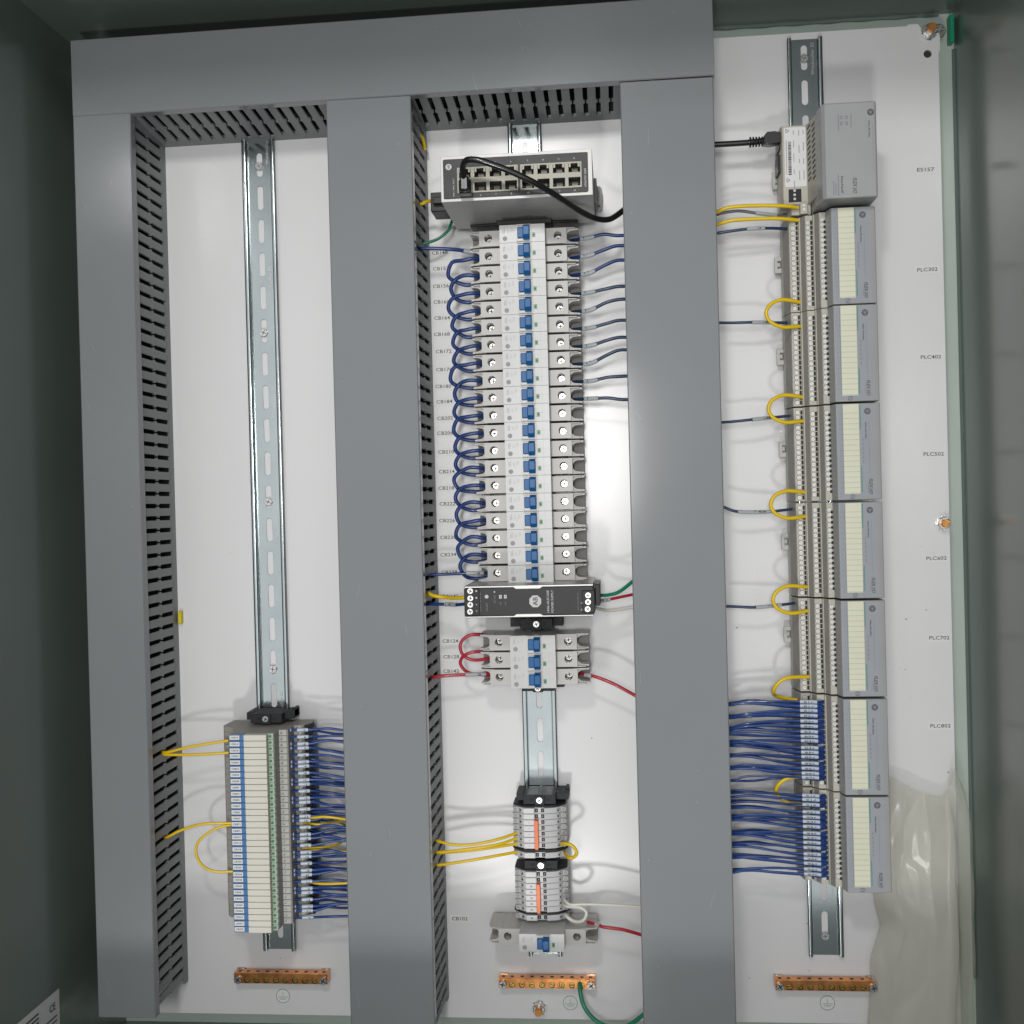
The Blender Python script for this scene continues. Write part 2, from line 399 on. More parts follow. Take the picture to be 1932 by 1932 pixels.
def duct(x0, x1, z0, z1, label, axis, zc0=None, faces=(0, 0), tilt=0):
    t = thing('wire_duct', (x0+x1)/2, z0, 0, label, 'wire duct', 'grey slotted wiring ducts with snap on covers')
    a = 1.3
    zc0 = z0 if zc0 is None else zc0
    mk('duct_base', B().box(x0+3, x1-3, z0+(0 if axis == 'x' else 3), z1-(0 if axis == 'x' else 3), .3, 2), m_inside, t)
    if axis == 'x':
        for q, s in ((x0+1, 1), (x1-1, -1)):
            b = B(); wall_fingers(b, z0, z1, q+faces[0]*(s < 0), q, s*1.8, 'x', R.uniform(0, 5)); mk('slotted_side_wall', b, m_ductw, t, bevel=.25)
    else:
        for q, s in ((z0+1, 1), (z1-1, -1)):
            b = B(); wall_fingers(b, x0, x1, q+faces[0]*(s > 0), q, s*1.8, 'z', 3); mk('slotted_side_wall', b, m_ductw, t, bevel=.25)
    if axis == 'x':
        c = [(x0, 79), (x0+1.6, 79), (x0+1.2, 87.6), (x0+2.4, 88.6), (x1-2.4, 88.6), (x1-1.2, 87.6), (x1-1.6, 79), (x1, 79), (x1+.4, 88.4), (x1-.9, 90), (x0+.9, 90), (x0-.4, 88.4)]
        c = [(x0-.2, 79), (x0+.8, 79), (x0+.8, 88.6), (x1-.8, 88.6), (x1-.8, 79), (x1+.2, 79), (x1+.2, 89.1), (x1-.7, 90), (x0+.7, 90), (x0-.2, 89.1)]
        b = B().prism('z', c, zc0, z1)
    else:
        c = [(z0-.2, 79), (z0+.8, 79), (z0+.8, 88.6), (z1-.8, 88.6), (z1-.8, 79), (z1+.2, 79), (z1+.2, 89.1), (z1-.7, 90), (z0+.7, 90), (z0-.2, 89.1)]
        b = B().prism('x', c, x0, x1)
    o = mk('duct_cover', b, m_duct, t, bevel=.35, seg=2)
    b = B()
    for q in range(9):
        if axis == 'x': x, z = R.uniform(x0+5, x1-5), R.uniform(zc0+20, z1-20)
        else: x, z = R.uniform(x0+10, x1-10), R.uniform(z0+5, z1-5)
        L, a = R.choice((.5, .6, .8, 5, 9)), R.uniform(1.2, 2.2); w = .12 if L > 2 else .35
        c_, s_ = math.cos(a), math.sin(a)
        b.add([(x+u*c_-v*s_, z+u*s_+v*c_, 90.04) for u, v in ((-L, -w), (L, -w*.4), (L, w*.4), (-L*.9, w))], [(0, 1, 2, 3)])
    mk('scuff_marks', b, mat_scuff, o, smooth=False)['kind'] = 'stuff'
    if tilt: t.rotation_euler = (0, -math.radians(tilt), 0)
    return t
duct(-530, -470.7, -505, 399.2, 'narrow vertical wiring duct along the left side of the plate', 'x')
duct(-271.5, -188, -519, 400, 'vertical wiring duct between the relay column and the breaker column', 'x', faces=(1.5, 0))
duct(15.2, 103, -530, 400.6, 'vertical wiring duct between the breaker column and the module stack', 'x')
duct(-530, 104.5, 400.8, 477, 'horizontal wiring duct lying across the tops of the three vertical ones', 'z', faces=(-7, 0), tilt=.30)

# ------------------------------------------------------------------ wires
def wire(pts, r, m, label, group, name='wire', marks=(), mtext=None, mm=None, ferr=(), n=10):
    b = B().tube(pts, r, n=n); Q = b.path
    o = tag(mk(name, b, m), label, 'wire' if name == 'wire' else 'cable', group)
    for (f0, f1) in marks:
        i0, i1 = int(f0*(len(Q)-1)), max(int(f0*(len(Q)-1))+1, int(f1*(len(Q)-1)))
        bb = B(); seg = [tuple(q) for q in Q[i0:i1+1]]
        bb.tube(seg, r+.55, n=n, sub=1)
        if mtext:
            c = (Q[i0]+Q[i1])/2; dv = Q[i1]-Q[i0]
            a = math.degrees(math.atan2(dv.y, dv.x)); L = dv.length*.62
            if a > 90 or a < -90: a += 180
            bb.text(mtext, c.x, c.y, c.z+r+.62, w=L, h=r*1.35, rot=a, m=1)
        mk('wire_marker', bb, [mm or m_mark, m_ink], o)
    for (p, q) in ferr:
        mk('ferrule', B().tube([p, q], r+.35, n=n, sub=1), m_mark, o)
    return o

# ------------------------------------------------------------------ breakers
XC = -84.2
def make_breaker(z):
    t = thing('circuit_breaker', XC, z, 5, 'x', 'circuit breaker', 'single pole breakers clipped to the middle rail')
    b = B(); h = 7.7
    b.prism('z', [(XC-22.4, 6), (XC+22.4, 6), (XC+22.4, 68), (XC+9.2, 68), (XC+9.2, 69.2), (XC-5.8, 69.2), (XC-5.8, 68), (XC-22.4, 68)], z-8.72, z+8.72, 1)
    for s, xi, xo, xe, xs in ((-1, -22.5, -44.6, -54.6, -35.4), (1, 22.5, 43.2, 54.6, 34.2)):
        o = [(XC+xi, z-h), (XC+xo, z-h), (XC+xo, z+h), (XC+xi, z+h)]
        b.prism('d', [o, circ(XC+xs, z+.2, 3.95, 20)], 12, 52)
        # U shaped wire entry with fins on both sides
        U = [(XC+xo, z-h), (XC+xe, z-h), (XC+xe, z-h+1.5)]
        cx = XC+xo+s*5.2; r = 5.5
        U += [(cx+s*r*math.sin(math.radians(a)), z-r*math.cos(math.radians(a))) for a in range(0, -181, -15)]
        U += [(XC+xe, z+h-1.5), (XC+xe, z+h), (XC+xo, z+h)]
        b.prism('d', U, 18, 46)
        b.box(min(XC+xo, XC+xe), max(XC+xo, XC+xe)-.5, z-h+.1, z+h-.1, 8, 20, 2)
        for zz in (z-h-.35, z+h-.65):
            b.prism('d', [(0, 0)], 0, 0) if False else None
            P = [(XC+xo-s*4, 51), (XC+xe-s*3, 49), (XC+xe+s*.5, 34), (XC+xe, 10), (XC+xo-s*4, 10)]
            b.prism('z', P, zz, zz+1.0)
        b.box(min(XC+xi, XC+xo), max(XC+xi, XC+xo), z-h+.3, z+h-.3, 8, 14)
    mk('body', b, [m_brk, m_brk2, m_based], t, bevel=.3)
    for xs in (-35.4, 34.2):
        b = B(); head(b, XC+xs, z+.2, 3.15, 37); mk('terminal_screw', b, [m_steel, m_slot], t)
    b = B()
    b.box(XC-4.4, XC+1.6, z-5.2, z+5.4, 66, 72)
    b.prism('x', [(z-6.9, 66), (z+7.2, 66), (z+7.2, 73), (z+5.2, 77.5), (z-3.2, 77.5), (z-6.9, 74)], XC+1.4, XC+7.7)
    mk('toggle', b, m_blue, t, bevel=.7, seg=2)
    b = B().box(XC-5.0, XC+8.4, z+7.3, z+8.4, 68, 71).box(XC-5.0, XC+1.3, z-8.2, z-5.6, 68, 70.6)
    mk('toggle_frame', b, m_brk2, t, bevel=.3)
    b = B().box(XC+9.9, XC+13.1, z-4.2, z+.3, 67.8, 68.25).box(XC+11, XC+12.2, z-2.7, z-1.3, 68.2, 68.5, 1)
    mk('indicator_window', b, [m_green, m_ink], t)
    b = B().flat(circ(XC-17, z-4.6, 2.3, 18), 68.12)
    for k, (x, zz, L) in enumerate(((-18.8, 2.8, 4.6), (-17.4, 3.4, 5.6), (-14.4, 3.0, 3.4), (-13.2, 2.2, 2.2), (-10.6, 3.6, 4.2), (-9.4, 4.2, 3.2))):
        q = 0
        while q < L: b.flat(rect(XC+x-.32, XC+x+.32, z+zz-L/2+q, z+zz-L/2+q+.6), 68.12, 1 if k > 1 else 0); q += .95
    b.flat(rect(XC+15.6, XC+15.75, z-8.5, z+8.5), 68.1, 1); b.flat(rect(XC+9.4, XC+22, z-.1, z+.05), 68.1, 1)
    mk('front_print', b, [m_dim, mat_pg], t, smooth=False)
    return t
mat_pg = mat('faint_print', (.45, .45, .44), .5)
names = 'CB148 CB152 CB156 CB160 CB164 CB168 CB172 CB176 CB180 CB184 CB202 CB206 CB210 CB214 CB218 CB222 CB226 CB230 CB234 CB238'.split()
ZBK = [266.6-i*17.67 for i in range(20)]
bk = make_breaker(ZBK[0]); bk['label'] = 'topmost breaker with a blue toggle, directly under the network switch'
for i in range(1, 20):
    copy_tree(bk, 0, ZBK[i]-ZBK[0], 'breaker with a blue toggle, nearest the %s label%s' % (names[i], '' if i < 19 else ', right above the power supply'))
Z2 = [-138.6, -156.0, -173.4]; n2 = ['CB124', 'CB128', 'CB142']
for z, nme in zip(Z2, n2): copy_tree(bk, 0, z-ZBK[0], 'breaker in the short row of three, nearest the %s label' % nme)
ZB1 = -434.2
copy_tree(bk, 1.5, ZB1-ZBK[0], 'lone breaker at the bottom of the middle rail, nearest the CB102 label')

# printed labels on the plate
LAB = [('ES157', 321.5, 327.7), ('PLC302', 321.0, 226.8), ('PLC402', 322.4, 138.3), ('PLC502', 322.9, 40.0), ('PLC602', 323.3, -65.6), ('PLC702', 324.3, -146.4), ('PLC802', 323.4, -235.8), ('CB124', -176.2, -142.4), ('CB128', -175.7, -159.0), ('CB142', -176.2, -174.1), ('CB102', -173.9, -436.0), ('PW142', -174.9, -95.0)]
LZ = [266.6, 250, 231.6, 214.9, 198.1, 181, 162.9, 143.8, 126.1, 110.1, 92.6, 76.9, 57.1, 36.3, 19, 2.4, -15.3, -33, -51.2, -69.7]
LAB += [(n, -175.9+R.uniform(-.8, .8), z) for n, z in zip(names, LZ)]
for n, x, z in LAB:
    plc = len(n) == 6
    w = 20 if n.startswith('PLC') else 16.8
    b = B().box(x-w/2-2, x+w/2+2, z-4, z+4, .05, .22)
    b.text(n, x, z, .3, w=w, h=3.7, rot=R.uniform(-1, 1), m=1)
    tag(mk('printed_label', b, [m_label, m_ink]), 'small white label reading %s stuck on the plate' % n, 'label', 'printed labels beside the devices')

# ------------------------------------------------------------------ network switch
sw = thing('network_switch', XC, 288, 8, 'grey metal network switch with two rows of ports and a black face', 'network switch')
x0, x1, z0, z1 = -156, -13, 287, 330
b = B().prism('d', rect(x0, x1, z0, z1), 14, 104).prism('d', [rect(x0, x1, z0, z1), rect(-153.2, -17.2, 290, 326.6)], 104, 119)
mk('housing', b, m_alu, sw, bevel=.7, seg=2)
ports = []
for gx in (-139.5, -80.0):
    for k in range(4):
        for r_ in range(2):
            ports.append((gx+k*14.5, r_))
holes = []
for px, r_ in ports:
    if r_ == 0: holes.append(rect(px+1.2, px+12.4, 308.4, 316.8))
    else: holes.append(rect(px+1, px+12.6, 295.6, 303.8))
b = B().prism('d', [rrect(-153.4, -17, 289.8, 326.8, 2)]+holes, 112, 120.2)
mk('face_panel', b, m_face, sw, bevel=.2)
b = B()
for gx in (-140.6, -81.0):
    hs = [h for h in holes if gx < h[0][0] < gx+58]
    b.prism('d', [rect(gx+.4, gx+58.2, 294.0, 318.4)]+[[(h[0][0]+.3, h[0][1]+.2), (h[1][0]-.3, h[1][1]+.2), (h[2][0]-.3, h[2][1]-.2), (h[3][0]+.3, h[3][1]-.2)] for h in hs], 108, 121.0)
mk('port_frame', b, m_jack, sw, bevel=.2)
for (px, r_), h in zip(ports, holes):
    bb = B(); cz = (h[0][1]+h[2][1])/2
    bb.box(px+1, px+12.6, h[0][1], h[2][1], 108.5, 109.2, 1)
    s = 1 if r_ == 0 else -1
    for q in (2.6, 11): bb.box(px+q-.9, px+q+.9, cz+s*1.5-.9, cz+s*3.2+.9, 116, 121.6)
    for q in range(6): bb.box(px+4.2+q*.95, px+4.7+q*.95, cz-1.2, cz+2.2, 109, 111)
    mk('port', bb, [m_jack, m_slot], sw)
b = B().flat(circ(-148, 319.5, 2.9, 24), 120.5)
b.text('PWR 1  PWR 2  FAULT', -143.6, 300, 120.5, w=17, h=1.5, rot=90); b.text('STRATIX 2000', -19.6, 303, 120.5, w=17, h=1.9, rot=90)
num = ['1', '2', '3', '4', '9', '10', '11', '12']; num2 = ['5', '6', '7', '8', '13', '14', '15', '16']
for i in range(8):
    px = (-139.5 if i < 4 else -80.0)+(i % 4)*14.5+6.8
    b.text(num[i], px, 321.6, 120.5, h=1.6); b.text(num2[i], px, 291.6, 120.5, h=1.6)
b.text('AB', -148, 319.5, 120.7, w=3.6, h=2.2, rot=90, m=1)
mk('face_print', b, [m_wink, m_face], sw, smooth=False)
b = B().box(-173, -156.5, 290, 309, 44, 76).box(-170, -156.5, 296, 303, 40, 82, 0); mk('power_plug', b, m_black, sw, bevel=.8)
b = B().prism('d', [stadium(-9.5, 312, 9, 26, 8), circ(-8.6, 304, 1.8, 10)], 9, 11.5).box(-13, -10, 300, 325, 9, 40); mk('mounting_lug', b, m_dim, sw, bevel=.3)
b = B().box(-112, -56, 282, 287, 10, 42).box(-140, -30, 284.5, 287, 10, 30); mk('rail_foot', b, m_black, sw, bevel=.5)

# ------------------------------------------------------------------ power supply
ps = thing('power_supply', XC, -92, 8, 'slim black faced power supply with screw terminals at both ends, between two breaker rows', 'power supply')
x0, x1, z0, z1 = -145.6, -22.2, -107.9, -77.2
b = B().box(x0, x1, z0, z1, 10, 102)
b.prism('d', [(x0, z1), (x1, z1), (x1, z1-2.1), (-70.5, z1-2.1), (-73, z1-3.8), (-96, z1-3.8), (-98.5, z1-2.1), (x0, z1-2.1)], 102, 106)
b.prism('d', [(x0, z0), (x1, z0), (x1, z0+1.8), (-70.5, z0+1.8), (-73, z0+3.4), (-96, z0+3.4), (-98.5, z0+1.8), (x0, z0+1.8)], 102, 106)
mk('housing', b, m_alu2, ps, bevel=.5)
b = B().box(x0+.2, x1-.4, z0+1.9, z1-2.2, 100, 105.2); mk('face_panel', b, m_face, ps, bevel=.4)
tbl = [mk('terminal_block', B().box(x0-.3, -131, z0+2.2, z1-2.5, 80, 106.2), m_black, ps, bevel=.5), mk('terminal_block', B().box(-33.2, x1+1.2, z0+3.2, z1-6.2, 80, 106.4), m_black, ps, bevel=.5)]
for x, z in ((-139.8, -81.9), (-139.8, -88.8), (-140, -95), (-140.4, -101.6), (-27.3, -88.0), (-27.5, -94.3), (-28, -101.1)):
    bb = B(); head(bb, x, z, 2.7, 107); mk('terminal_screw', bb, [m_steel, m_slot], tbl[0 if x < -80 else 1])
b = B().flat(circ(-77.7, -92.9, 6.1, 8, math.pi/8), 105.5)
d_ = 105.5
b.text('1606-XLE120E', -65.6, -93.2, d_, w=21, h=2.2, rot=90); b.text('POWER SUPPLY', -61.5, -93.2, d_, w=21.5, h=2.2, rot=90)
b.text('24-28V', -124.2, -97.5, d_, w=8, h=1.6, rot=90, m=2); b.text('DC OK', -116.6, -90, d_, w=7.5, h=1.7, rot=90, m=2)
b.text('OUTPUT 24V DC 5A', -131.2+.9, -93, d_, w=19, h=1.0, rot=90, m=2); b.text('INPUT 100-240V AC', -37.0, -93.8, d_, w=17, h=1.0, rot=90, m=2)
for tt, x, z in (('+', -134, -101), ('+', -134, -95), ('-', -134, -88.5), ('-', -134, -82), ('N', -34.2+.4, -101.5), ('L', -33.8, -94.8)): b.text(tt, x, z, 106.6, w=1.5, h=1.6, rot=90, m=0)
for tt, x in (('13', -110.9), ('14', -106.2)):
    b.text(tt, x, -94.5, d_, w=2.6, h=1.5, rot=90, m=2); mk('contact_socket', B().box(x-1.3, x+1.3, -89.6, -86.2, d_-.3, d_+.5).box(x-.35, x+.35, -88.4, -87.6, d_+.4, d_+.7, 1), [m_wink, m_face], ps)
mk('adjuster', B().cyl('d', -124.2, -87.6, 1.8, d_-.4, d_+.4), m_wink, ps); mk('status_lamp', B().box(-117.2, -116.0, -84, -82.4, d_-.4, d_+.3), m_wink, ps)
b.text('AB', -77.7, -92.9, d_+.25, w=8, h=4.6, rot=90, m=1)
mk('face_print', b, [m_wink, m_face, mat('dim_print', (.2, .2, .2), .5)], ps, smooth=False)
b = B().box(-20.8, -16, -99, -78, 40, 96); b.cyl('x', -84.5, 92, 2.4, -20, -18.2, 1); mk('end_cap', b, [m_black, m_steel], ps, bevel=.5)

# ------------------------------------------------------------------ end clamps
def clamp(xc, z, label, hh=4.9, wl=24, wr=29):
    t = thing('end_clamp', xc, z, 2, label, 'end clamp', 'dark end clamps screwed to the rails')
    b = B().box(xc-16.5, xc+16.5, z-hh, z+hh-.4, 3, 40)
    b.box(xc-wl, xc-16.5, z-hh+2.2, z+hh, 3, 33).box(xc+16.5, xc+wr, z-hh+2.2, z+hh, 3, 30)
    b.box(xc-5.2, xc+5.2, z-hh-.8, z+hh-1, 20, 42)
    for s in (-1, 1): b.box(xc+s*8.2-1.6, xc+s*8.2+1.6, z-1.7, z+1.4, 39.5, 40.2, 1)
    b.box(xc+wr-3, xc+wr, z-hh+1, z+hh+1.5, 3, 20)
    mk('clamp_body', b, [m_clamp, m_slot], t, bevel=.5)
    b = B(); head(b, xc, z-.3, 3.0, 43); mk('clamp_screw', b, [m_steel, m_slot], t)
clamp(-364.8, -214.8, 'dark clamp on top of the cream relay column', 4.9, 23, 24.5)
clamp(-82, -121.3, 'dark clamp directly under the power supply', 5.6, 27, 26)
clamp(-82, -186.2, 'dark clamp mostly hidden under the row of three breakers', 3.4, 22, 26)
clamp(-83.4, -299.5, 'dark clamp on top of the upper group of white terminals')
clamp(-83.6, -365.6, 'dark clamp between the two groups of white terminals', 4.2, 16.6, 17)

# ------------------------------------------------------------------ white feed-through terminals with orange jumpers
def make_term(z, xc=-83.6):
    t = thing('terminal_block', xc, z, 3, 'x', 'terminal block', 'white rail terminals in two groups on the middle rail')
    h = 2.72
    b = B().prism('z', [(xc-27.5, 8), (xc+26.5, 8), (xc+27, 30), (xc+22, 38), (xc+15, 43), (xc+5, 45), (xc+5, 42), (xc-5, 42), (xc-5, 45), (xc-15, 44), (xc-23, 38), (xc-28, 30)], z-h, z+h)
    for x, d in ((xc-3.1, 42.1), (xc+3.2, 42.1)):
        b.box(x-1.6, x+1.6, z-1.9, z+1.9, d, d+.2, 1); b.box(x-.5, x+.6, z-.9, z+.9, d+.1, d+.4, 2)
    mk('terminal_body', b, [m_tbw, m_slot, m_dim], t, bevel=.3)
    for s in (-1, 1):
        mk('wire_entry', B().cyl('d', xc+s*24.6-.3, z, 2.4, 31, 38.2, 0, 16).cyl('d', xc+s*24.6-.3, z, 1.8, 37, 38.4, 1, 12), [m_pale, m_dim], t)
        mk('release_slot', B().box(xc+s*19.2-1.7, xc+s*19.2+1.7, z-1.6, z+1.6, 36, 41.4).box(xc+s*19.2-1, xc+s*19.2+.5, z-.8, z+.8, 41, 41.7, 1), [m_dim, m_slot], t)
    b = B().box(xc-16, xc-5.6, z-2.55, z+2.55, 42, 45.2); mk('marker_strip', b, m_label, t, bevel=.15)
    return t
ordn = ['first', 'second', 'third', 'fourth', 'fifth', 'sixth', 'seventh', 'eighth']
ZT1 = [-309.9, -315.8, -321.7, -327.6, -333.5, -339.4, -345.3, -355.0]
ZT2 = [-374.3, -380.2, -386.1, -392.0, -397.9, -403.8, -409.7, -418.2]
tb = make_term(ZT1[0]); tb['label'] = 'first white terminal from the top of the upper terminal group'
def dot(x, z, s, par):
    pass
for i in range(1, 8): 
    c = copy_tree(tb, 0, ZT1[i]-ZT1[0], ('%s white terminal from the top of the upper terminal group' % ordn[i]) if i < 7 else 'single white terminal set apart just below the upper group, holding the yellow loop')
    if i > 1: mk('marker_print', B().flat(circ(-94.2, ZT1[i], .35, 8), 45.4), m_ink, c, smooth=False)
for i in range(8):
    c = copy_tree(tb, .4, ZT2[i]-ZT1[0], ('%s white terminal from the top of the lower terminal group' % ordn[i]) if i < 7 else 'single white terminal set apart just above the bottom breaker')
    if i > 1: mk('marker_print', B().text('N', -93.6, ZT2[i], 45.4, w=1.9, h=1.9), m_ink, c, smooth=False)
for nm, za, zb_, xc in (('upper', -318.6, -348.4, -86.8), ('lower', -383, -412.6, -86.4)):
    b = B().prism('d', rrect(xc-1.9, xc+1.9, zb_, za, 1.6), 41.5, 48.5)
    tag(mk('jumper_bridge', b, m_orange, bevel=.3), 'orange plug in jumper strip across the %s terminal group' % nm, 'jumper', 'orange jumper strips')
for nm, z in (('upper', -350.1), ('lower', -413.9)):
    b = B().prism('z', [(-111.8, 8), (-57, 8), (-56, 31), (-66, 42.6), (-83, 44.8), (-101, 42.6), (-112.4, 31)], z-1.0, z+1.0)
    tag(mk('end_plate', b, m_clamp, bevel=.2), 'thin dark divider plate near the bottom of the %s terminal group' % nm, 'end plate')
for nm, z in (('upper', -306.0), ('lower', -370.6)):
    b = B().prism('z', [(-110.8, 8), (-58, 8), (-57.5, 30), (-66, 40), (-83, 43.4), (-101, 40), (-111, 30)], z-.8, z+.8)
    tag(mk('end_plate', b, m_clamp, bevel=.2), 'thin dark end plate on top of the %s terminal group' % nm, 'end plate')

# ------------------------------------------------------------------ relays
RN = 'CR810 CR814 CR818 CR822 CR826 CR830 CR834 CR838 CR847 CR851 CR855 CR859 CR863 CR867 CR871 CR875 CR910 CR914 CR918 CR922 CR926 CR930 CR934 CR938 CR947 CR951 CR955 CR959 CR963 CR967 CR971 CR975'.split()
def make_relay(z):
    t = thing('relay_module', -366, z, 3, 'x', 'relay module', 'cream slim relays stacked on the left rail')
    h = 3.06
    b = B().prism('z', [(-409.5, 10), (-322, 10), (-320, 26), (-326, 38), (-335.6, 41), (-335.6, 61), (-337, 62), (-344.6, 62), (-345.2, 77), (-352, 80), (-386, 80), (-389, 74), (-398, 48), (-408, 44), (-411, 38)], z-h, z+h)
    b.box(-345.6, -337, z-2.8, z+2.8, 61.9, 62.6, 1)
    b.box(-333, -327.5, z-2.1, z+1.9, 38, 39.8, 1)
    mk('relay_body', b, [m_based, m_pale], t, bevel=.2)
    mk('relay_cube', B().box(-373.0, -349.9, z-2.86, z+2.86, 80, 88), m_relay, t, bevel=.25)
    mk('retaining_clip', B().box(-388.4, -373.2, z-3.0, z+2.9, 79, 86.2), m_rblue, t, bevel=.3)
    b = B().box(-351.5, -345.1, z-2.95, z+2.95, 76, 80.6).cyl('d', -348.1, z, 1.35, 80, 81.4, 1, 12).box(-350.8, -349.2, z-.3, z+.3, 80.5, 80.9, 1)
    mk('status_window', b, [m_rgreen, m_lgreen], t, bevel=.15)
    b = B(); head(b, -342.0, z, 1.75, 62.9, cross=False); mk('terminal_screw', b, [m_steel, m_slot], t)
    b = B(); head(b, -331.3, z, 1.5, 40.4, cross=False); mk('terminal_screw', b, [m_steel, m_slot], t)
    mk('wire_opening', B().box(-326.4, -319.6, z-2.2, z+2.2, 20, 36.6), m_slot, t)
    return t
ZR = [-225.2-i*6.17 for i in range(32)]
rl = make_relay(ZR[0])
rl['label'] = 'topmost cream relay, marked CR810'
relays = [rl]+[copy_tree(rl, 0, ZR[i]-ZR[0], 'cream relay marked %s' % RN[i] + (', lowest of the column' if i == 31 else '')) for i in range(1, 32)]
for i in range(32):
    c = relays[i]
    z = ZR[i]+R.uniform(-.35, .35)
    tg = mk('marker_tag', B().box(-387.6, -377.6, z-2.15, z+2.15, 86, 87).text(RN[i], -382.6, z, 87.15, w=7.4, h=1.8, m=1), [m_label, m_ink], c)
# wires from the relays to the duct
endz = [-232.6, -236, -242.8, -257, -259.4, -268.6, -270.5, -283, -284.3, -286, -297, -299.1, -311.2, -313, -316.7, -319, -329.7, -333.4, -344.5, -346, -356.5, -359, -362.0, -372.2, -374, -385, -390.7, -399.1, -401.9, -407.4, -409, -420.4]
endz = sorted(endz, reverse=True)
for i in range(32):
    j = i//3*3; z = ZR[i]-.4+(0.9 if i % 3 == 0 else -.9 if i % 3 == 2 else 0)*1.0
    ze = endz[i]+R.uniform(-1, 1)+3; d = 50+R.uniform(-4, 5)
    pts = [(-337.0, z, 52), (-330, z, 52.5), (-322, z, 51.5), (-314, z-.2, 50), (-298, (z*2+ze)/3+R.uniform(.5, 3.0), d), (-283, (z+2*ze)/3+R.uniform(-.5, 2.2), d-3), (-262, ze, 44)]
    wire(pts, 1.32, m_wblue2 if R.random() < .75 else m_wblue, 'blue wire from the right side of the relay marked %s' % RN[i], 'blue wires from the relays into the duct', marks=((.22, .44),), mtext=RN[i][2:], ferr=(((-337.6, z, 52), (-334.5, z, 52.3)),) if i % 3 != 1 else ())
for i in range(32):                                               # second, lower row of wires
    if i % 3 == 1: continue
    z = ZR[i]-2.4; ze = endz[min(31, i)]-R.uniform(-2, 3)+1; d = 36+R.uniform(-5, 5)
    pts = [(-330, z+.6, 33), (-320, z, 34), (-305, (z*2+ze)/3+R.uniform(-2, 2), d), (-288, (z+2*ze)/3+R.uniform(-2, 2), d), (-262, ze, 38)]
    wire(pts, 1.25, m_wblue if R.random() < .6 else m_wblue2, 'blue wire in the lower layer under the wire of relay %s' % RN[i], 'blue wires from the relays into the duct')
for k, (a, lab) in enumerate(((((-330, -315.5, 40), (-316, -315, 50), (-298, -313.8, 52), (-262, -322, 44)), 'yellow wire among blue ones right of the relay CR867'),
        (((-330, -322.5, 40), (-318, -322.5, 46), (-307, -322.6, 48), (-296, -324.5, 30), (-288, -334, 20), (-288, -344, 20), (-300, -349, 34), (-330, -350, 40)), 'yellow wire looping behind the blue wires right of the relay CR875'),
        (((-332, -352.4, 40), (-318, -349.5, 48), (-300, -349.8, 48), (-262, -354, 42)), 'yellow wire right of the relay CR926'),
        (((-332, -383.2, 38), (-312, -383.2, 48), (-290, -382.5, 50), (-262, -381.5, 44)), 'yellow wire right of the relay CR947'))):
    wire(list(a), 1.35, m_wyel, lab, 'yellow wires right of the relays')
YL = [([(-474.5, -247, 46), (-466, -246.3, 54), (-440, -240.4, 55), (-402, -235.4, 50)], 'upper of two yellow wires from the left duct to the top relays'),
      ([(-474.5, -248.8, 46), (-466, -248.8, 54), (-435, -248.6, 55), (-402, -248.0, 50)], 'lower of two yellow wires from the left duct to the top relays'),
      ([(-474.5, -337, 46), (-465.9, -333, 54), (-453, -326.5, 56), (-430, -320, 56), (-401, -320.5, 50)], 'single yellow wire from the left duct to the middle relays'),
      ([(-401, -322.5, 48), (-418.6, -326.4, 52), (-434.3, -337.6, 54), (-438, -350.7, 54), (-431.2, -363.7, 54), (-418, -370.2, 52), (-400.5, -371.1, 48)], 'big yellow loop on the left side of the relays')]
for p, l in YL: wire(p, 1.45, m_wyel, l, 'yellow wires left of the relays')
b = B().box(-470, -466, -119, -105.5, .2, 6); tag(mk('plastic_clip', b, m_ylw, bevel=.6), 'small yellow plastic piece peeking out at the foot of the left duct', 'clip')

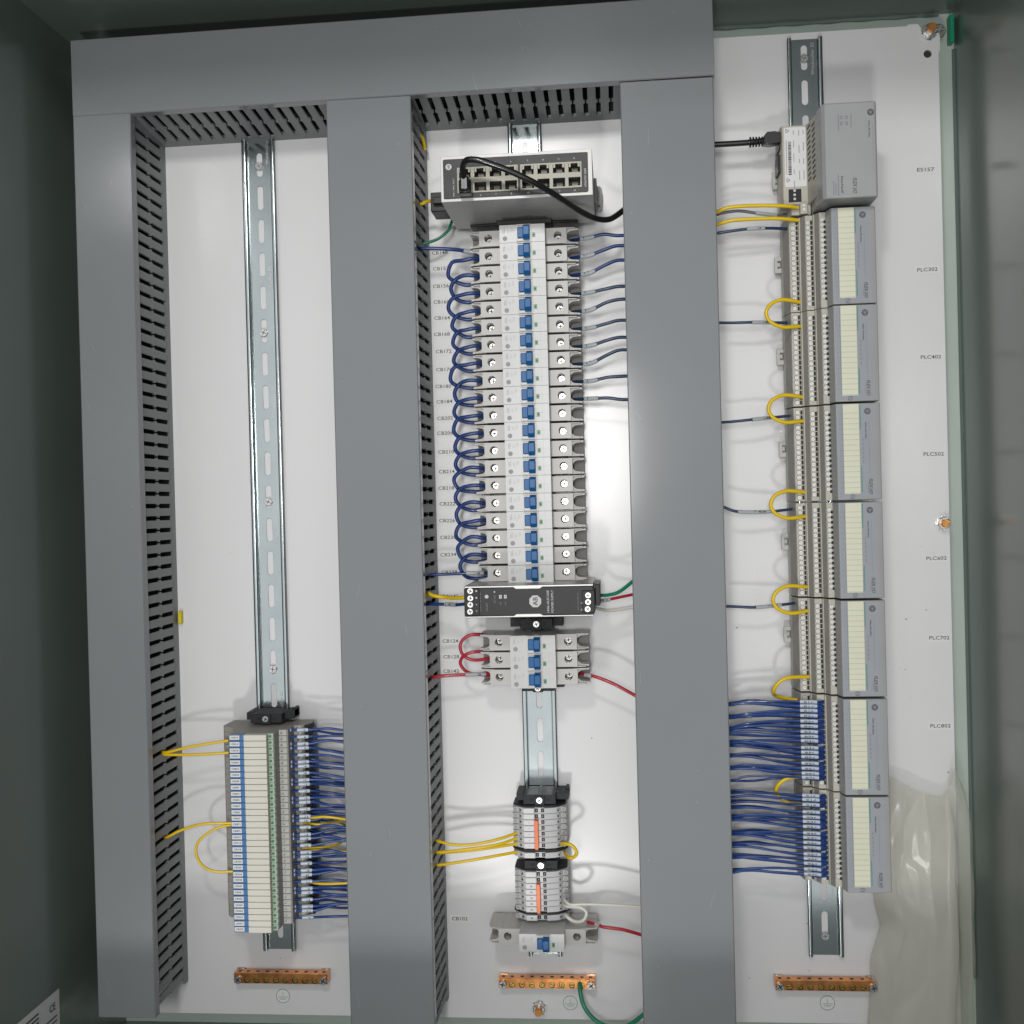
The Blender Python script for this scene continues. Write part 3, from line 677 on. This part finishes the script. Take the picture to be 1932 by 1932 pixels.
# ------------------------------------------------------------------ input output modules
ZM = [275.2, 182.2, 88.4, -5.8, -99.8, -194.0, -287.7, -380.6]
def make_module(z1, z0):
    t = thing('io_module', 212, z0, 6, 'x', 'io module', 'grey input output modules stacked down the right rail')
    a, c = z0+.35, z1-.35
    b = B().prism('z', [(174, 9), (174.5, 22), (178.2, 40), (187.2, 40), (187.2, 43), (188.6, 43), (192.2, 50), (199.3, 50), (199.3, 53), (200.6, 53), (204, 60), (210.4, 60), (212, 9)], a, c, 0)
    mk('terminal_base', b, [m_base], t, bevel=.25)
    # darker number strips on the sloping sides of the three terminal steps
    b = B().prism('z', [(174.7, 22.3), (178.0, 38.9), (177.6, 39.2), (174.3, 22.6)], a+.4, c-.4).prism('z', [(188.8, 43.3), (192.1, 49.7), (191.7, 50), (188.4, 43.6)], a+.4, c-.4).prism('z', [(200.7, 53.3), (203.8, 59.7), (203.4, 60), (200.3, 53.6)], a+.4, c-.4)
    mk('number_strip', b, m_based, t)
    zs0 = c-5.6
    for xs, d, n, x_s, ws in ((181.9, 40, 18, 185.7, 1.0), (194.6, 50, 17, 198.0, 1.0), (206.4, 60, 16, 209.4, .7)):
        b = B()
        for k in range(n):
            z = zs0-(17-n)*0-k*4.95-(1.5 if n < 18 else -1)
            b.prism('d', circ(xs, z, 2.0, 12), d-1, d+.45)
            q = R.uniform(0, 3.14); cc, ss = math.cos(q), math.sin(q)
            b.add([(xs+u*cc-v*ss, z+u*ss+v*cc, d+.5) for u, v in ((-1.4, -.16), (1.4, -.16), (1.4, .16), (-1.4, .16))], [(0, 1, 2, 3)], 1)
            b.flat(circ(xs-.25, z+.15, 2.35, 14), d+.06, 2)
        mk('screw_row', b, [m_tscr, m_based, m_dim], t, bevel=.15); b = B()
        for k in range(n):
            z = zs0-k*4.95-(1.5 if n < 18 else -1)
            if d < 60: b.box(x_s-ws, x_s+ws, z-2.05, z+2.05, d-.3, d+.12)
            else: b.prism('d', circ(x_s-.2, z-2.2, 1.5, 10), d-.3, d+.5)
        mk('wire_slot_row', b, m_slot, t)
    b = B().prism('z', [(210.6, 12), (253.6, 12), (254.2, 66), (253.4, 75.2), (248, 76), (212.2, 76), (209.6, 66), (209.8, 12)], z0+.55, z1-.55)
    mc = mk('module_cover', b, m_plc, t, bevel=.9, seg=2)
    zt = z1-1.2
    b = B().flat(rrect(213.2, 247.2, z0+2.2, z1-1.4, 1), 76.08); fw = mk('front_window', b, m_plc2, mc, smooth=False)
    b = B().flat(rect(218.6, 233.4, zt-85.6, zt), 76.2)
    for k in range(16):
        z = zt-8.6-k*5.08
        if z > zt-85: b.flat(rect(218.6, 233.4, z-.12, z+.12), 76.3, 1)
    mk('label_strip', b, [m_cream, m_dim], mc, smooth=False)
    b = B()
    b.flat(rect(217.6, 217.9, zt-84, zt-2), 76.3, 3)
    b.flat(rect(234.1, 234.9, zt-24, zt-1), 76.3, 1); b.flat(rect(234.5, 235.3, zt-84, zt-60), 76.3, 1)
    b.flat(circ(241.4, zt-7.2, 3.1, 22), 76.3, 2)
    b.text('Allen-Bradley', 239.4, zt-25.5, 76.32, w=16, h=1.9, rot=-90, m=0)
    b.text('FLEX I/O', 243.2, zt-79, 76.32, w=14.5, h=3.3, rot=-90, m=0, lean=.06)
    b.text('1794', 240.6, zt-80, 76.32, w=8, h=1.1, rot=-90, m=3)
    for k in range(6): b.flat(rect(236.4, 237.2, zt-33-k*4.2-2.2, zt-33-k*4.2), 76.3, 3)
    b.flat(rect(242.4, 242.6, zt-66, zt-17), 76.3, 3)
    for k in range(16): b.flat(rect(215, 215.6, zt-9-k*5.08, zt-8-k*5.08), 76.3, 3)
    c1 = circ(226, zt-88.2, 2.1, 20); b.prism('d', [c1, circ(226, zt-88.2, 1.8, 20)], 76.1, 76.35, 0); b.flat([(225, zt-89.6), (225.3, zt-89.6), (227.2, zt-86.8), (226.9, zt-86.8)], 76.36, 0)
    b.prism('d', circ(241.4, zt-7.2, 2.3, 3, .5), 76.2, 76.45, 3)
    mk('front_print', b, [m_ink, m_teal, mat_logo, mat_pr2], mc, smooth=False)
    b = B().prism('d', [rect(167.6, 177.5, (a+c)/2-1.2, (a+c)/2+15), rect(170.6, 176.9, (a+c)/2+3.4, (a+c)/2+11)], 8, 11).box(170.6, 173.5, (a+c)/2+5.4, (a+c)/2+9.4, 8, 10)
    mk('rail_latch', b, m_pale, t, bevel=.3)
    return t
mat_logo = mat('dark_grey_logo_print', (.09, .09, .10), .4)
mat_pr2 = mat('soft_grey_blue_print', (.17, .19, .23), .5)
md = make_module(ZM[0], ZM[1])
md['label'] = 'input output module directly under the large adapter'
ml = ['', 'second', 'third', 'fourth', 'fifth', 'sixth', 'seventh']
for i in range(1, 7):
    x = {5: ', with blue wires, near the PLC802 label', 6: ', lowest of the stack, with many blue wires'}.get(i, '')
    copy_tree(md, i*.12, ZM[i]-ZM[0], '%s input output module down from the adapter' % ml[i] + x)

# network adapter on top of the stack
ad = thing('network_adapter', 210, 280, 6, 'large grey network adapter with vents and white data sticker on top of the module stack', 'network adapter')
b = B().prism('x', [(278.3, 98), (367.6, 98), (367.6, 12), (276, 12), (276, 66)], 201.2, 251.6) if False else B().prism('z', [(200.6, 12), (252, 12), (252.4, 92), (251, 97), (204.5, 97), (201.6, 94), (200.6, 84)], 278, 367.2)
mk('front_cover', b, m_plc, ad, bevel=1.5, seg=3)
holes = []
for k in range(11):
    for q in range(2): 
        z = 361-k*5.1-q*2.4; x = 199+0*q; holes.append((z, q))
b = B().prism('z', [(172, 10), (172, 38), (173.5, 42), (197, 42), (200.6, 72), (200.6, 10)], 288, 366)
b.box(181, 200, 278, 288.5, 10, 40)
b.prism('z', [(188.5, 40), (188.5, 47), (195.6, 47), (195.6, 40)], 277.5, 288.4, 1)
mk('adapter_base', b, [m_base, m_base], ad, bevel=.6, seg=2)
b = B()
for z, q in holes:                       # slanted vent openings on the sloping shoulder
    xa = 197.9+q*1.75; da = 49.4+q*14.6
    P = [(xa-.55, z-1.3, da-4.6), (xa-.55, z+.3, da-4.6), (xa+.55, z+1.9, da+4.6), (xa+.55, z+.1, da+4.6)]
    b.add([(x-.25, zz, d+.25) for x, zz, d in P], [(0, 1, 2, 3)])
mk('vent_openings', b, m_slot, ad, smooth=False)
b = B().prism('d', rrect(175.2, 196, 305.6, 364, 1.6), 42, 42.5)
k = 0
for x in (184.2, 189.4, 193.6):
    z = 361
    while z > 308:
        L = R.uniform(4, 10); b.flat(rect(x-.35, x+.35, z-L, z), 42.65, 2); z -= L+R.uniform(3, 9)
z = 350
while z > 318:
    L = R.uniform(.4, 1.4); b.flat(rect(178.8, 181.8, z-L, z), 42.65, 1); z -= L+.5
b.flat(rect(176.8, 177.4, 318, 352), 42.65, 2)
for z in (358.5, 310): b.add([(176.8, z, 42.65), (176.8, z+4.4, 42.65), (180.4, z+2.2, 42.65), (177.3, z+.7, 42.66), (177.3, z+3.7, 42.66), (179.5, z+2.2, 42.66)], [(0, 1, 4, 3), (1, 2, 5, 4), (2, 0, 3, 5)], 1)
mk('data_sticker', b, [m_label, m_ink, m_dim], ad, smooth=False)
b = B().box(178.4, 190.6, 290.6, 303.2, 41.5, 42.8)
for k in range(3): b.box(182.8, 185.2, 292.2+k*4.1, 294.6+k*4.1, 42.7, 43.6, 1)
mk('rotary_switches', b, [m_black, m_tbw], ad, bevel=.2)
b = B()
for k, z in enumerate((286, 282)):
    mk('terminal_screw', B().prism('d', circ(192, z-.2, 1.7, 12), 46.5, 47.5), m_tscr, ad, bevel=.15)
b = B(); d_ = 97.12
b.flat(circ(246.4, 356.6, 3.2, 24), d_, 2); b.prism('d', circ(246.4, 356.6, 2.3, 3, .5), d_, d_+.2, 3)
b.text('Allen-Bradley', 244.6, 341, d_, w=16, h=2, rot=-90); b.flat(rect(248, 248.2, 300, 346), d_, 3)
b.text('FLEX I/O', 230.6, 289, d_, w=14.5, h=3.6, rot=-90, lean=.06); b.text('EtherNet/IP', 219, 290.4, d_, w=16, h=2.2, rot=-90)
for x, zz, L in ((215.6, 291, 19), (213.2, 287.5, 9), (211.2, 288, 12), (216.8, 349, 14), (228.4, 350, 11)):
    q = 0
    while q < L: l = R.uniform(.8, 1.8); b.flat(rect(x-.45, x+.45, zz+L/2-q-l, zz+L/2-q), d_, 3); q += l+.5
for x in (219.4, 224.2):
    for z in (353, 347.4): b.prism('d', [rect(x-1, x+1.2, z-1.5, z+1.5), rect(x-.5, x+.7, z-1, z+1)], d_-.05, d_+.1, 3)
mk('front_print', b, [m_ink, m_teal, mat_logo, mat_pr2], ad, smooth=False)
b = B().prism('d', [rect(167.4, 177, 312.4, 330), rect(170.2, 176.5, 317, 326)], 8, 11).box(170.2, 173.6, 319, 324, 8, 10); mk('rail_latch', b, m_pale, ad, bevel=.3)
b = B().box(170.5, 172.2, 344, 362, 16, 38).box(169.8, 172.2, 322, 340, 16, 36); mk('port', b, m_black, ad, bevel=.3)

# ------------------------------------------------------------------ wiring, middle column
for i in range(1, 19):
    z, zn = ZBK[i], ZBK[i+1]; k = R.uniform(-3.0, 2.6); e = R.uniform(-1.5, 1.5)
    wire([(-127.5, z-.5, 36), (-135, z+.9, 42), (-146, z+.6+e, 43), (-156+k, z-3+R.uniform(-1, 1), 41), (-160.8+k, z-11.5+e, 39), (-157+k+R.uniform(-1, 1), z-19.6-e*.5, 36), (-146, z-23.6+R.uniform(-1.2, 1), 33), (-135, zn-5.6, 33), (-128, zn-3.8, 31)], 1.98, m_wblue,
         'blue jumper loop between the breakers nearest the %s and %s labels' % (names[i], names[i+1]), 'blue jumper loops left of the breakers', n=12)
wire([(-194, 260.8, 46), (-186, 260.4, 50), (-160, 259, 48), (-146, 257.6, 44), (-129, 254.5, 36)], 1.9, m_wblue, 'straight blue wire from the duct into the second breaker from the top', 'blue feed wires left of the breakers', marks=((.78, .9),), mm=m_sleeve)
wire([(-194, -69.6, 44), (-180, -69.2, 45), (-160, -69, 42), (-140, -68.8, 40), (-128, -69.4, 36)], 1.6, m_wblue, 'blue wire from the duct into the lowest breaker of the tall row', 'blue feed wires left of the breakers', marks=((.62, .88),), mtext='148', mm=m_sleeve)
ends = [265.5, 254.7, 240.5, 214.4, 201.9, 180.5, 163.6, 151, 125.2, 101.4]
mt = ['148', '152', '156', '160', '164', '168', '172', '176', '180', '184']
for i in range(10):
    z = ZBK[i]-1.4-(1.6 if i > 2 else 0)
    wire([(-39, z, 32), (-31, z-.2, 38), (-20, z-.6, 43), (-4, (z+ends[i])/2+R.uniform(0, 2.4), 45), (8, ends[i]+R.uniform(-.5, .8), 45), (20, ends[i], 44)], 1.72, m_wblue if i < 3 else m_wnavy,
         'blue wire leaving the right side of the breaker nearest the %s label' % names[i], 'blue wires right of the breakers', marks=((.28, .50),), mtext=mt[i], mm=m_sleeve, n=12)
RD = [([(-130, -132.4, 34), (-141, -131, 42), (-150.6, -131.8, 44), (-158.4, -138, 43), (-159.7, -146, 42), (-155.8, -153.5, 41), (-145.4, -157.3, 40), (-129, -156.4, 34)], 'upper red jumper loop left of the row of three breakers'),
      ([(-130, -150, 34), (-141, -148.4, 42), (-151, -149.7, 44), (-158.2, -154.3, 42), (-160.4, -161.2, 40), (-155.5, -168.6, 38), (-146, -172.5, 36), (-130, -174.2, 32)], 'lower red jumper loop left of the row of three breakers'),
      ([(-194, -176, 42), (-186, -173.1, 46), (-169, -171.5, 46), (-146, -171.6, 42), (-129, -172, 34)], 'red wire from the duct to the lowest of the three breakers'),
      ([(-40, -172.6, 32), (-32, -174, 40), (-23, -175.2, 44), (-4.4, -182.7, 46), (20, -197, 44)], 'red wire leaving the right side of the lowest of the three breakers'),
      ([(-38, -423.6, 40), (-28, -423.8, 46), (-20.7, -424.8, 50), (-2.5, -427.2, 50), (20, -435, 46)], 'red wire leaving the lone bottom breaker')]
for k, (p, l) in enumerate(RD): wire(p, 1.7, m_wred, l, 'red wires of the middle column', marks={2: ((.66, .9),), 3: ((.2, .42),), 4: ((.2, .36),)}.get(k, ()), mtext={2: '102', 3: '142'}.get(k), mm=m_sleeve, n=12)
wire([(-194, -85.5, 46), (-190, -86.5, 56), (-182, -89.6, 60), (-170.6, -91.2, 62), (-156, -90.9, 76), (-144, -88.9, 84)], 1.9, m_wyel, 'thick yellow wire into the left end of the power supply', 'wires at the power supply', n=12)
wire([(-194, -98.6, 46), (-184, -98.2, 56), (-168.5, -98.3, 60), (-156, -97.6, 74), (-144, -95.6, 84)], 1.7, m_wblue, 'blue wire into the left end of the power supply', 'wires at the power supply', marks=((.45, .74),), mtext='1421', mm=m_sleeve, n=12)
wire([(-24, -88.6, 84), (-16, -91.4, 68), (-8, -91.6, 62), (3, -88.6, 58), (20, -76.5, 48)], 1.8, m_wgrn, 'green wire out of the right end of the power supply', 'wires at the power supply', n=12)
wire([(-24, -94.5, 84), (-16, -97, 68), (-4, -95.4, 62), (20, -92, 48)], 1.5, m_wred, 'red wire out of the right end of the power supply', 'wires at the power supply', marks=((.25, .62),), mtext='142', mm=m_sleeve, n=12)
wire([(-24, -101, 84), (-16, -105.5, 66), (-5, -107.6, 54), (20, -105, 44)], 1.75, m_wwht, 'white wire out of the right end of the power supply', 'wires at the power supply', n=12)
YW = [([(-194, -338.4, 44), (-185.5, -339.2, 50), (-173, -341.5, 52), (-155.5, -342.1, 52), (-136.8, -339.7, 50), (-120.5, -336.6, 46), (-107.6, -334, 38)], 'topmost yellow wire into the upper terminal group'),
      ([(-194, -351.2, 44), (-186, -350.2, 50), (-155.6, -346.4, 52), (-126.5, -343, 48), (-107.6, -339.6, 38)], 'second yellow wire down into the upper terminal group'),
      ([(-194, -352.6, 42), (-186, -351.4, 48), (-155.6, -348.6, 50), (-126.5, -345.8, 46), (-107.6, -345.0, 38)], 'third yellow wire down into the upper terminal group'),
      ([(-194, -364, 44), (-186, -363, 50), (-155.9, -358, 52), (-126.8, -354.6, 46), (-107.6, -353.4, 38)], 'lowest yellow wire, into the terminal set apart'),
      ([(-59.4, -345.2, 36), (-62, -341.6, 50), (-57, -338.7, 58), (-50.1, -340.5, 60), (-46.3, -346.8, 60), (-49.3, -352.2, 58), (-55, -353.8, 54), (-59.4, -353.6, 38)], 'short yellow loop on the right side of the terminals')]
for k, (p, l) in enumerate(YW): wire(p, 1.75 if k == 4 else 1.5, m_wyel, l, 'yellow wires of the white terminals', n=12)
wire([(-59.3, -397.9, 35), (-60, -397.6, 50), (-54, -400.2, 56), (-41.4, -399.8, 56), (-18.8, -400.8, 54), (20, -406, 46)], 1.5, m_wwht, 'long white wire from the lower terminals to the right duct', 'white wires of the white terminals', n=12)
wire([(-59.3, -404, 35), (-60, -403.4, 50), (-52, -402.4, 56), (-43.5, -402.6, 58), (-38.2, -407.5, 58), (-41.8, -415.2, 58), (-50.9, -417.6, 54), (-59, -413.6, 50), (-59.6, -416.6, 36)], 1.75, m_wwht, 'white loop on the right side of the lower terminals', 'white wires of the white terminals', n=12)
wire([(-48.6, -497, 14), (-48, -503, 20), (-44.2, -515, 26), (-33.6, -527.8, 28), (-18.6, -535, 28), (-.2, -532.5, 30), (20, -516, 34)], 2.2, m_wgrn, 'thick green earth wire curving from the middle copper bar', 'green earth wires', n=14)
wire([(-158, 296, 26), (-160.4, 287, 30), (-163, 281.5, 31), (-172.3, 274.1, 32), (-182.7, 270.1, 34), (-194, 267.6, 36)], 1.5, m_wgrn, 'green wire hanging below the left end of the network switch', 'green earth wires')
wire([(-194, 305.6, 40), (-187, 306.3, 46), (-181, 308, 48), (-172, 306, 56)], 1.7, m_wyel, 'short yellow wire into the plug at the left end of the network switch', 'yellow wires at the switch')
wire([(-196, 390, 40), (-190, 381.5, 34), (-187, 378, 26), (-186.5, 370, 18)], 1.6, m_wyel, 'short yellow wire in the top left corner above the network switch', 'yellow wires at the switch')
# black network cables
cb = wire([(-131.4, 300, 132), (-131.6, 310, 144), (-127, 315.0, 152), (-117, 314.4, 154), (-104, 310.4, 152), (-86.7, 304.0, 148), (-64.8, 294.2, 140), (-44.4, 284.6, 124), (-27.9, 277.6, 104), (-13, 273.6, 86), (-1, 275.4, 70), (8, 281.5, 58), (24, 296, 46)], 2.9, m_cable,
          'thick black cable arching across the face of the network switch', 'black network cables', name='network_cable', n=16)
b = B().box(-137.2, -125.6, 290.5, 303.4, 118, 134).prism('z', [(-136.4, 130), (-126.4, 130), (-127.4, 139), (-135.4, 139)], 292, 305); mk('plug', b, m_cable, cb, bevel=1.4, seg=2)
b = B().flat(circ(0, 0, 1), 0) if False else None
cb2 = wire([(98, 352.0, 40), (110, 352.0, 40), (128, 352.0, 40), (143, 352.3, 40), (152, 353.2, 39), (160, 355.2, 38), (172, 354.6, 36)], 2.9, m_cable, 'black cable from the right duct into the side of the network adapter', 'black network cables', name='network_cable', n=16)
b = B()
for k in range(5): b.cyl('x', 352.4, 40, 5.3-.1*k, 141.6+k*2.9, 143.4+k*2.9, 0, 16)
b.prism('d', [(155.5, 349), (162, 348.2), (172, 350), (172, 360), (166, 361.4), (159, 361), (155.5, 357)], 33, 43); mk('plug', b, m_cable, cb2, bevel=.7, seg=2)

# ------------------------------------------------------------------ wiring, right column
G2 = 'yellow and blue wires of the module stack'
wire([(100, 281.5, 42), (107.5, 283.2, 46), (119.6, 286.6, 50), (146, 287.0, 50), (172, 285.4, 50), (186.4, 284.6, 44)], 1.85, m_wyel, 'upper yellow wire into the terminals under the network adapter', G2, n=12)
wire([(100, 269.5, 42), (107.2, 271, 46), (122.8, 273.7, 50), (154.5, 273.9, 50), (172, 273, 49), (186.4, 272.2, 44)], 1.85, m_wyel, 'lower yellow wire into the terminals under the network adapter', G2, n=12)
wire([(100, 280, 36), (110.7, 283.3, 40), (128.4, 284.7, 42), (145.9, 281.8, 42), (160, 280, 40), (177, 278.4, 36)], 1.5, m_wgry, 'grey wire between the two yellow ones under the network adapter', G2, marks=((.62, .88),), mm=m_sleeve)
wire([(100, 263, 38), (107, 263.6, 42), (136.7, 265.9, 44), (158, 266.2, 42), (178, 266, 36)], 1.5, m_wnavy, 'topmost navy wire into the module stack', G2, marks=((.5, .74),), mtext='160', mm=m_sleeve)
for k, (pts, mtx) in enumerate(((((100, 175.6), (120, 174.8), (140, 174.4), (158, 174.2), (180, 173.8)), '164'), (((100, 76), (118, 76.6), (138, 78), (156, 79.6), (180, 81.4)), '168'),
                      (((100, -5), (108, -8), (121.7, -13), (150, -14), (180, -11.6)), '170'), (((100, -106.6), (118, -107.6), (137, -108.6), (158, -107.4), (182, -105.4)), '172'))):
    wire([(x, z, 34+6*math.sin(i)) if i else (x, z, 40) for i, (x, z) in enumerate([(p[0], p[1]) for p in pts])], 1.45, m_wnavy, 'navy wire into the side of the %s input output module from the top' % ml[k+1], G2, marks=((.52, .82),), mtext=mtx, mm=m_sleeve)
for k, zt in enumerate((192.2, 98.8, 4.8, -88.6)):
    zb_ = zt-24.2
    wire([(186.6, zt-.4, 42), (178, zt+.8, 47), (167, zt+1.4, 50), (156.5, zt-3.2, 52), (152.2, zt-12, 53), (157, zt-20.6, 52), (168, zb_-1.0, 50), (178, zb_-.8, 47), (186.6, zb_+.2, 42)], 1.85, m_wyel,
         'yellow loop bridging the %s and %s input output modules' % (('first', 'second', 'third', 'fourth')[k], ml[k+1]), 'yellow loops left of the module stack', n=12)
wire([(186.6, -177.9, 42), (175, -177.2, 47), (164, -177.6, 50), (155, -183, 50), (151.6, -191, 46), (155, -197.5, 34), (170, -202, 30), (184, -203, 30)], 1.85, m_wyel, 'yellow loop dipping behind the blue wires of the sixth module', 'yellow loops left of the module stack', n=12)
wire([(186.6, -276.8, 42), (175, -275.4, 47), (162, -276.6, 50), (154, -282, 50), (151.6, -290, 46), (155.6, -297, 44), (164, -301.6, 46), (176, -302.6, 47)], 1.85, m_wyel, 'yellow loop between the blue wire bundles of the two lowest modules', 'yellow loops left of the module stack', n=12)
ya = [235, 280, 330, 385, 445, 500, 560, 610, 660, 735, 785, 835, 905, 960, 1015, 1060]
yb = [170, 215, 270, 350, 405, 455, 510, 580, 630, 685, 740, 810, 860, 912, 975, 1030]
ea = [260, 270, 395, 405, 520, 535, 560, 590, 665, 680, 720, 820, 835, 950, 975, 1100]
eb = [150, 200, 260, 320, 410, 430, 450, 590, 600, 610, 715, 745, 850, 870, 1005, 1030]
for mod, ys, es, z00, y00 in (('sixth', ya, ea, -201.3, 235), ('seventh', yb, eb, -293.2, 170)):
    for i in range(16):
        z = z00-(ys[i]-y00)*.0899+.6; ze = z00-(es[i]-y00)*.0899
        a = R.uniform(1.0, 3.0)
        wire([(96, ze-1.5, 42), (108, ze, 47), (124, (2*ze+z)/3+a, 50+R.uniform(-3, 3)), (148, (ze+3*z)/4+a*.6, 51), (168, z+.1, 51), (176, z, 51.5), (188, z, 53), (193, z, 54.2), (198, z, 50.5)], 1.22, m_wblue2 if R.random() < .6 else m_wblue,
             '%s blue wire from the top in the upper layer of the %s module' % (['first', 'second', 'third', 'fourth', 'fifth', 'sixth', 'seventh', 'eighth', 'ninth', 'tenth', 'eleventh', 'twelfth', 'thirteenth', 'fourteenth', 'fifteenth', 'last'][i], mod), 'blue wires of the two lowest modules',
             marks=((.63, .74), (.76, .86)) if False else ((.64, .86),), mtext=('8%02d' if mod == 'sixth' else '9%02d') % (10+i*4), ferr=(((188.6, z, 53.1), (191.8, z, 53.9)),), n=8)
    for i in range(16):
        z = z00-(ys[i]-y00)*.0899-1.9; ze = z00-(es[i]-y00)*.0899-R.uniform(0, 4)
        a = R.uniform(-1.5, 1.8)
        wire([(96, ze-1.5, 34), (110, ze, 36), (130, (2*ze+z)/3+a, 36+R.uniform(-5, 4)), (150, (ze+3*z)/4+a*.5, 40), (168, z, 45), (180, z, 47.5), (190, z, 52), (198, z, 50.6)], 1.2, m_wblue if R.random() < .6 else m_wblue2,
             '%s blue wire from the top in the lower layer of the %s module' % (['first', 'second', 'third', 'fourth', 'fifth', 'sixth', 'seventh', 'eighth', 'ninth', 'tenth', 'eleventh', 'twelfth', 'thirteenth', 'fourteenth', 'fifteenth', 'last'][i], mod), 'blue wires of the two lowest modules', n=8)

# ------------------------------------------------------------------ copper earth bars and symbols
def bar(x0, x1, z0, z1, label):
    t = thing('earth_bar', (x0+x1)/2, (z0+z1)/2, 0, label, 'earth bar', 'copper earth bars along the bottom of the plate')
    zm = z1-4.6
    n = 8; L = x1-x0; hs = []
    xs = [x0+14+(L-28)*(k+.0)/(n-1) for k in range(n)]
    b = B().prism('d', [rect(x0, x1, z0+1, z1-2)]+[circ(x, z0+4.6, 3.1, 14) for x in xs], 3, 14)
    mk('bar', b, m_copper, t, bevel=.5, seg=2)
    b = B()
    for x in [x0+5]+xs+[x1-5]: b.add([(x-1.7, z1-1.95, 6.5), (x+1.7, z1-1.95, 6.5), (x+1.9, z1-1.95, 9), (x, z1-1.95, 10.6), (x-1.9, z1-1.95, 9)], [(0, 1, 2, 3, 4)])
    mk('wire_holes', b, m_slot, t, smooth=False)
    for x in xs:
        b = B(); head(b, x, z0+4.7, 2.75, 13.6, cross=False); mk('clamp_screw', b, [m_brass, m_slot], t, bevel=.3)
    for x in (x0+4.5, x1-4.5):
        b = B().box(x-4.6, x+4.6, z0+.4, z1-1, .2, 3); head(b, x, z0+5, 4.2, 16.2, 0, 1); mk('mounting_screw', b, [m_steel, m_slot], t, bevel=.4)
    return t
bar(-416, -314.6, -502.6, -488.9, 'copper earth bar under the relay column')
bar(-133, -32.2, -503.8, -490.9, 'middle copper earth bar, with a green wire attached')
bar(150.6, 252.2, -502.4, -489.2, 'copper earth bar under the module stack')
for x, z, l in ((-367.4, -520.8, 'faint round earth symbol sticker under the left copper bar'), (-59.4, -523.6, 'faint round earth symbol sticker under the middle copper bar'), (204.4, -519.7, 'faint round earth symbol sticker under the right copper bar')):
    b = B().prism('d', [circ(x, z, 7.6, 40), circ(x, z, 7.05, 40)], .1, .3).flat(circ(x, z, 7.2, 32), .14, 1)
    for (w, zz) in ((5.6, -.8), (4.2, -2.2), (3, -3.4)): b.flat(rect(x-w, x+w, z+zz-.18, z+zz+.18), .32)
    b.flat(rect(x-.2, x+.2, z-.8, z+4.6), .32)
    tag(mk('earth_symbol_sticker', b, [m_sink, m_label], smooth=False), l, 'sticker', 'round earth symbol stickers')

# ------------------------------------------------------------------ plastic bag hanging over the lower right edge
LFT = [(-262, 262), (-277, 258.5), (-300, 257.5), (-349, 255), (-387, 249), (-412, 252), (-437, 256), (-470, 247), (-513, 244), (-540, 243)]
RGT = [(-262, 333), (-277, 335), (-300, 343), (-331, 348), (-400, 350), (-470, 349), (-513, 347), (-540, 346)]
def lerp(T, z):
    for (a, x), (c, y) in zip(T, T[1:]):
        if c <= z <= a: return x+(y-x)*(a-z)/(a-c)
    return T[-1][1] if z < T[-1][0] else T[0][1]
from mathutils import noise
b = B(); NX, NZ = 90, 170
def topz(u): 
    T = [(0, -277), (.2, -286), (.45, -298), (.72, -304), (.82, -296), (.93, -273), (1, -292)]
    for (a, x), (c, y) in zip(T, T[1:]):
        if a <= u <= c: return x+(y-x)*(u-a)/(c-a)
for layer in (0,):
    vs = []
    for j in range(NZ+1):
        for i in range(NX+1):
            u = i/NX; v = j/NZ; z = topz(u)*(1-v)+(-545)*v
            xl, xr = lerp(LFT, z), lerp(RGT, z); x = xl+(xr-xl)*u
            body = math.sin(math.pi*min(1, u*1.0))**.6 if 0 < u < 1 else 0
            d = 10+11*body+.9*math.sin(x*.09+z*.02)+.5*math.sin(z*.06+x*.05)+.5*math.sin((x*.8-z*.5)*.09)
            dd, _p = noise.voronoi(Vector((x*.022+.35*math.sin(z*.03), z*.0095, 3.1)))
            d += 5.5*min(.45, dd[1]-dd[0])*min(1, 6*u*(1-u)+.1)
            dd, _p = noise.voronoi(Vector((x*.05+.2*math.sin(z*.05), z*.021, 8.7)))
            d += 1.6*min(.4, dd[1]-dd[0])*min(1, 6*u*(1-u))
            d += 12*math.exp(-abs(u-.77)/.022)*min(1, v*4)*(1-.2*math.sin(z*.06))
            d += 2.5*math.exp(-abs(u-.28+.1*v)/.04)+1.5*math.exp(-abs(u-.5-.12*v)/.05)
            d += 8*math.exp(-((u-.93)/.06)**2)*math.exp(-v*9)
            vs.append((x+1.2*math.sin(z*.09)*(u-.5), z, d))
    fs = [(j*(NX+1)+i, j*(NX+1)+i+1, (j+1)*(NX+1)+i+1, (j+1)*(NX+1)+i) for j in range(NZ) for i in range(NX)]
    b.add(vs, fs)
bag = tag(mk('plastic_bag', b, m_bag), 'crumpled clear plastic bag hanging over the lower right edge of the plate', 'plastic bag')
bag.data.polygons.foreach_set('use_smooth', [True]*len(bag.data.polygons))
sm = bag.modifiers.new('film', 'SOLIDIFY'); sm.thickness = .0002
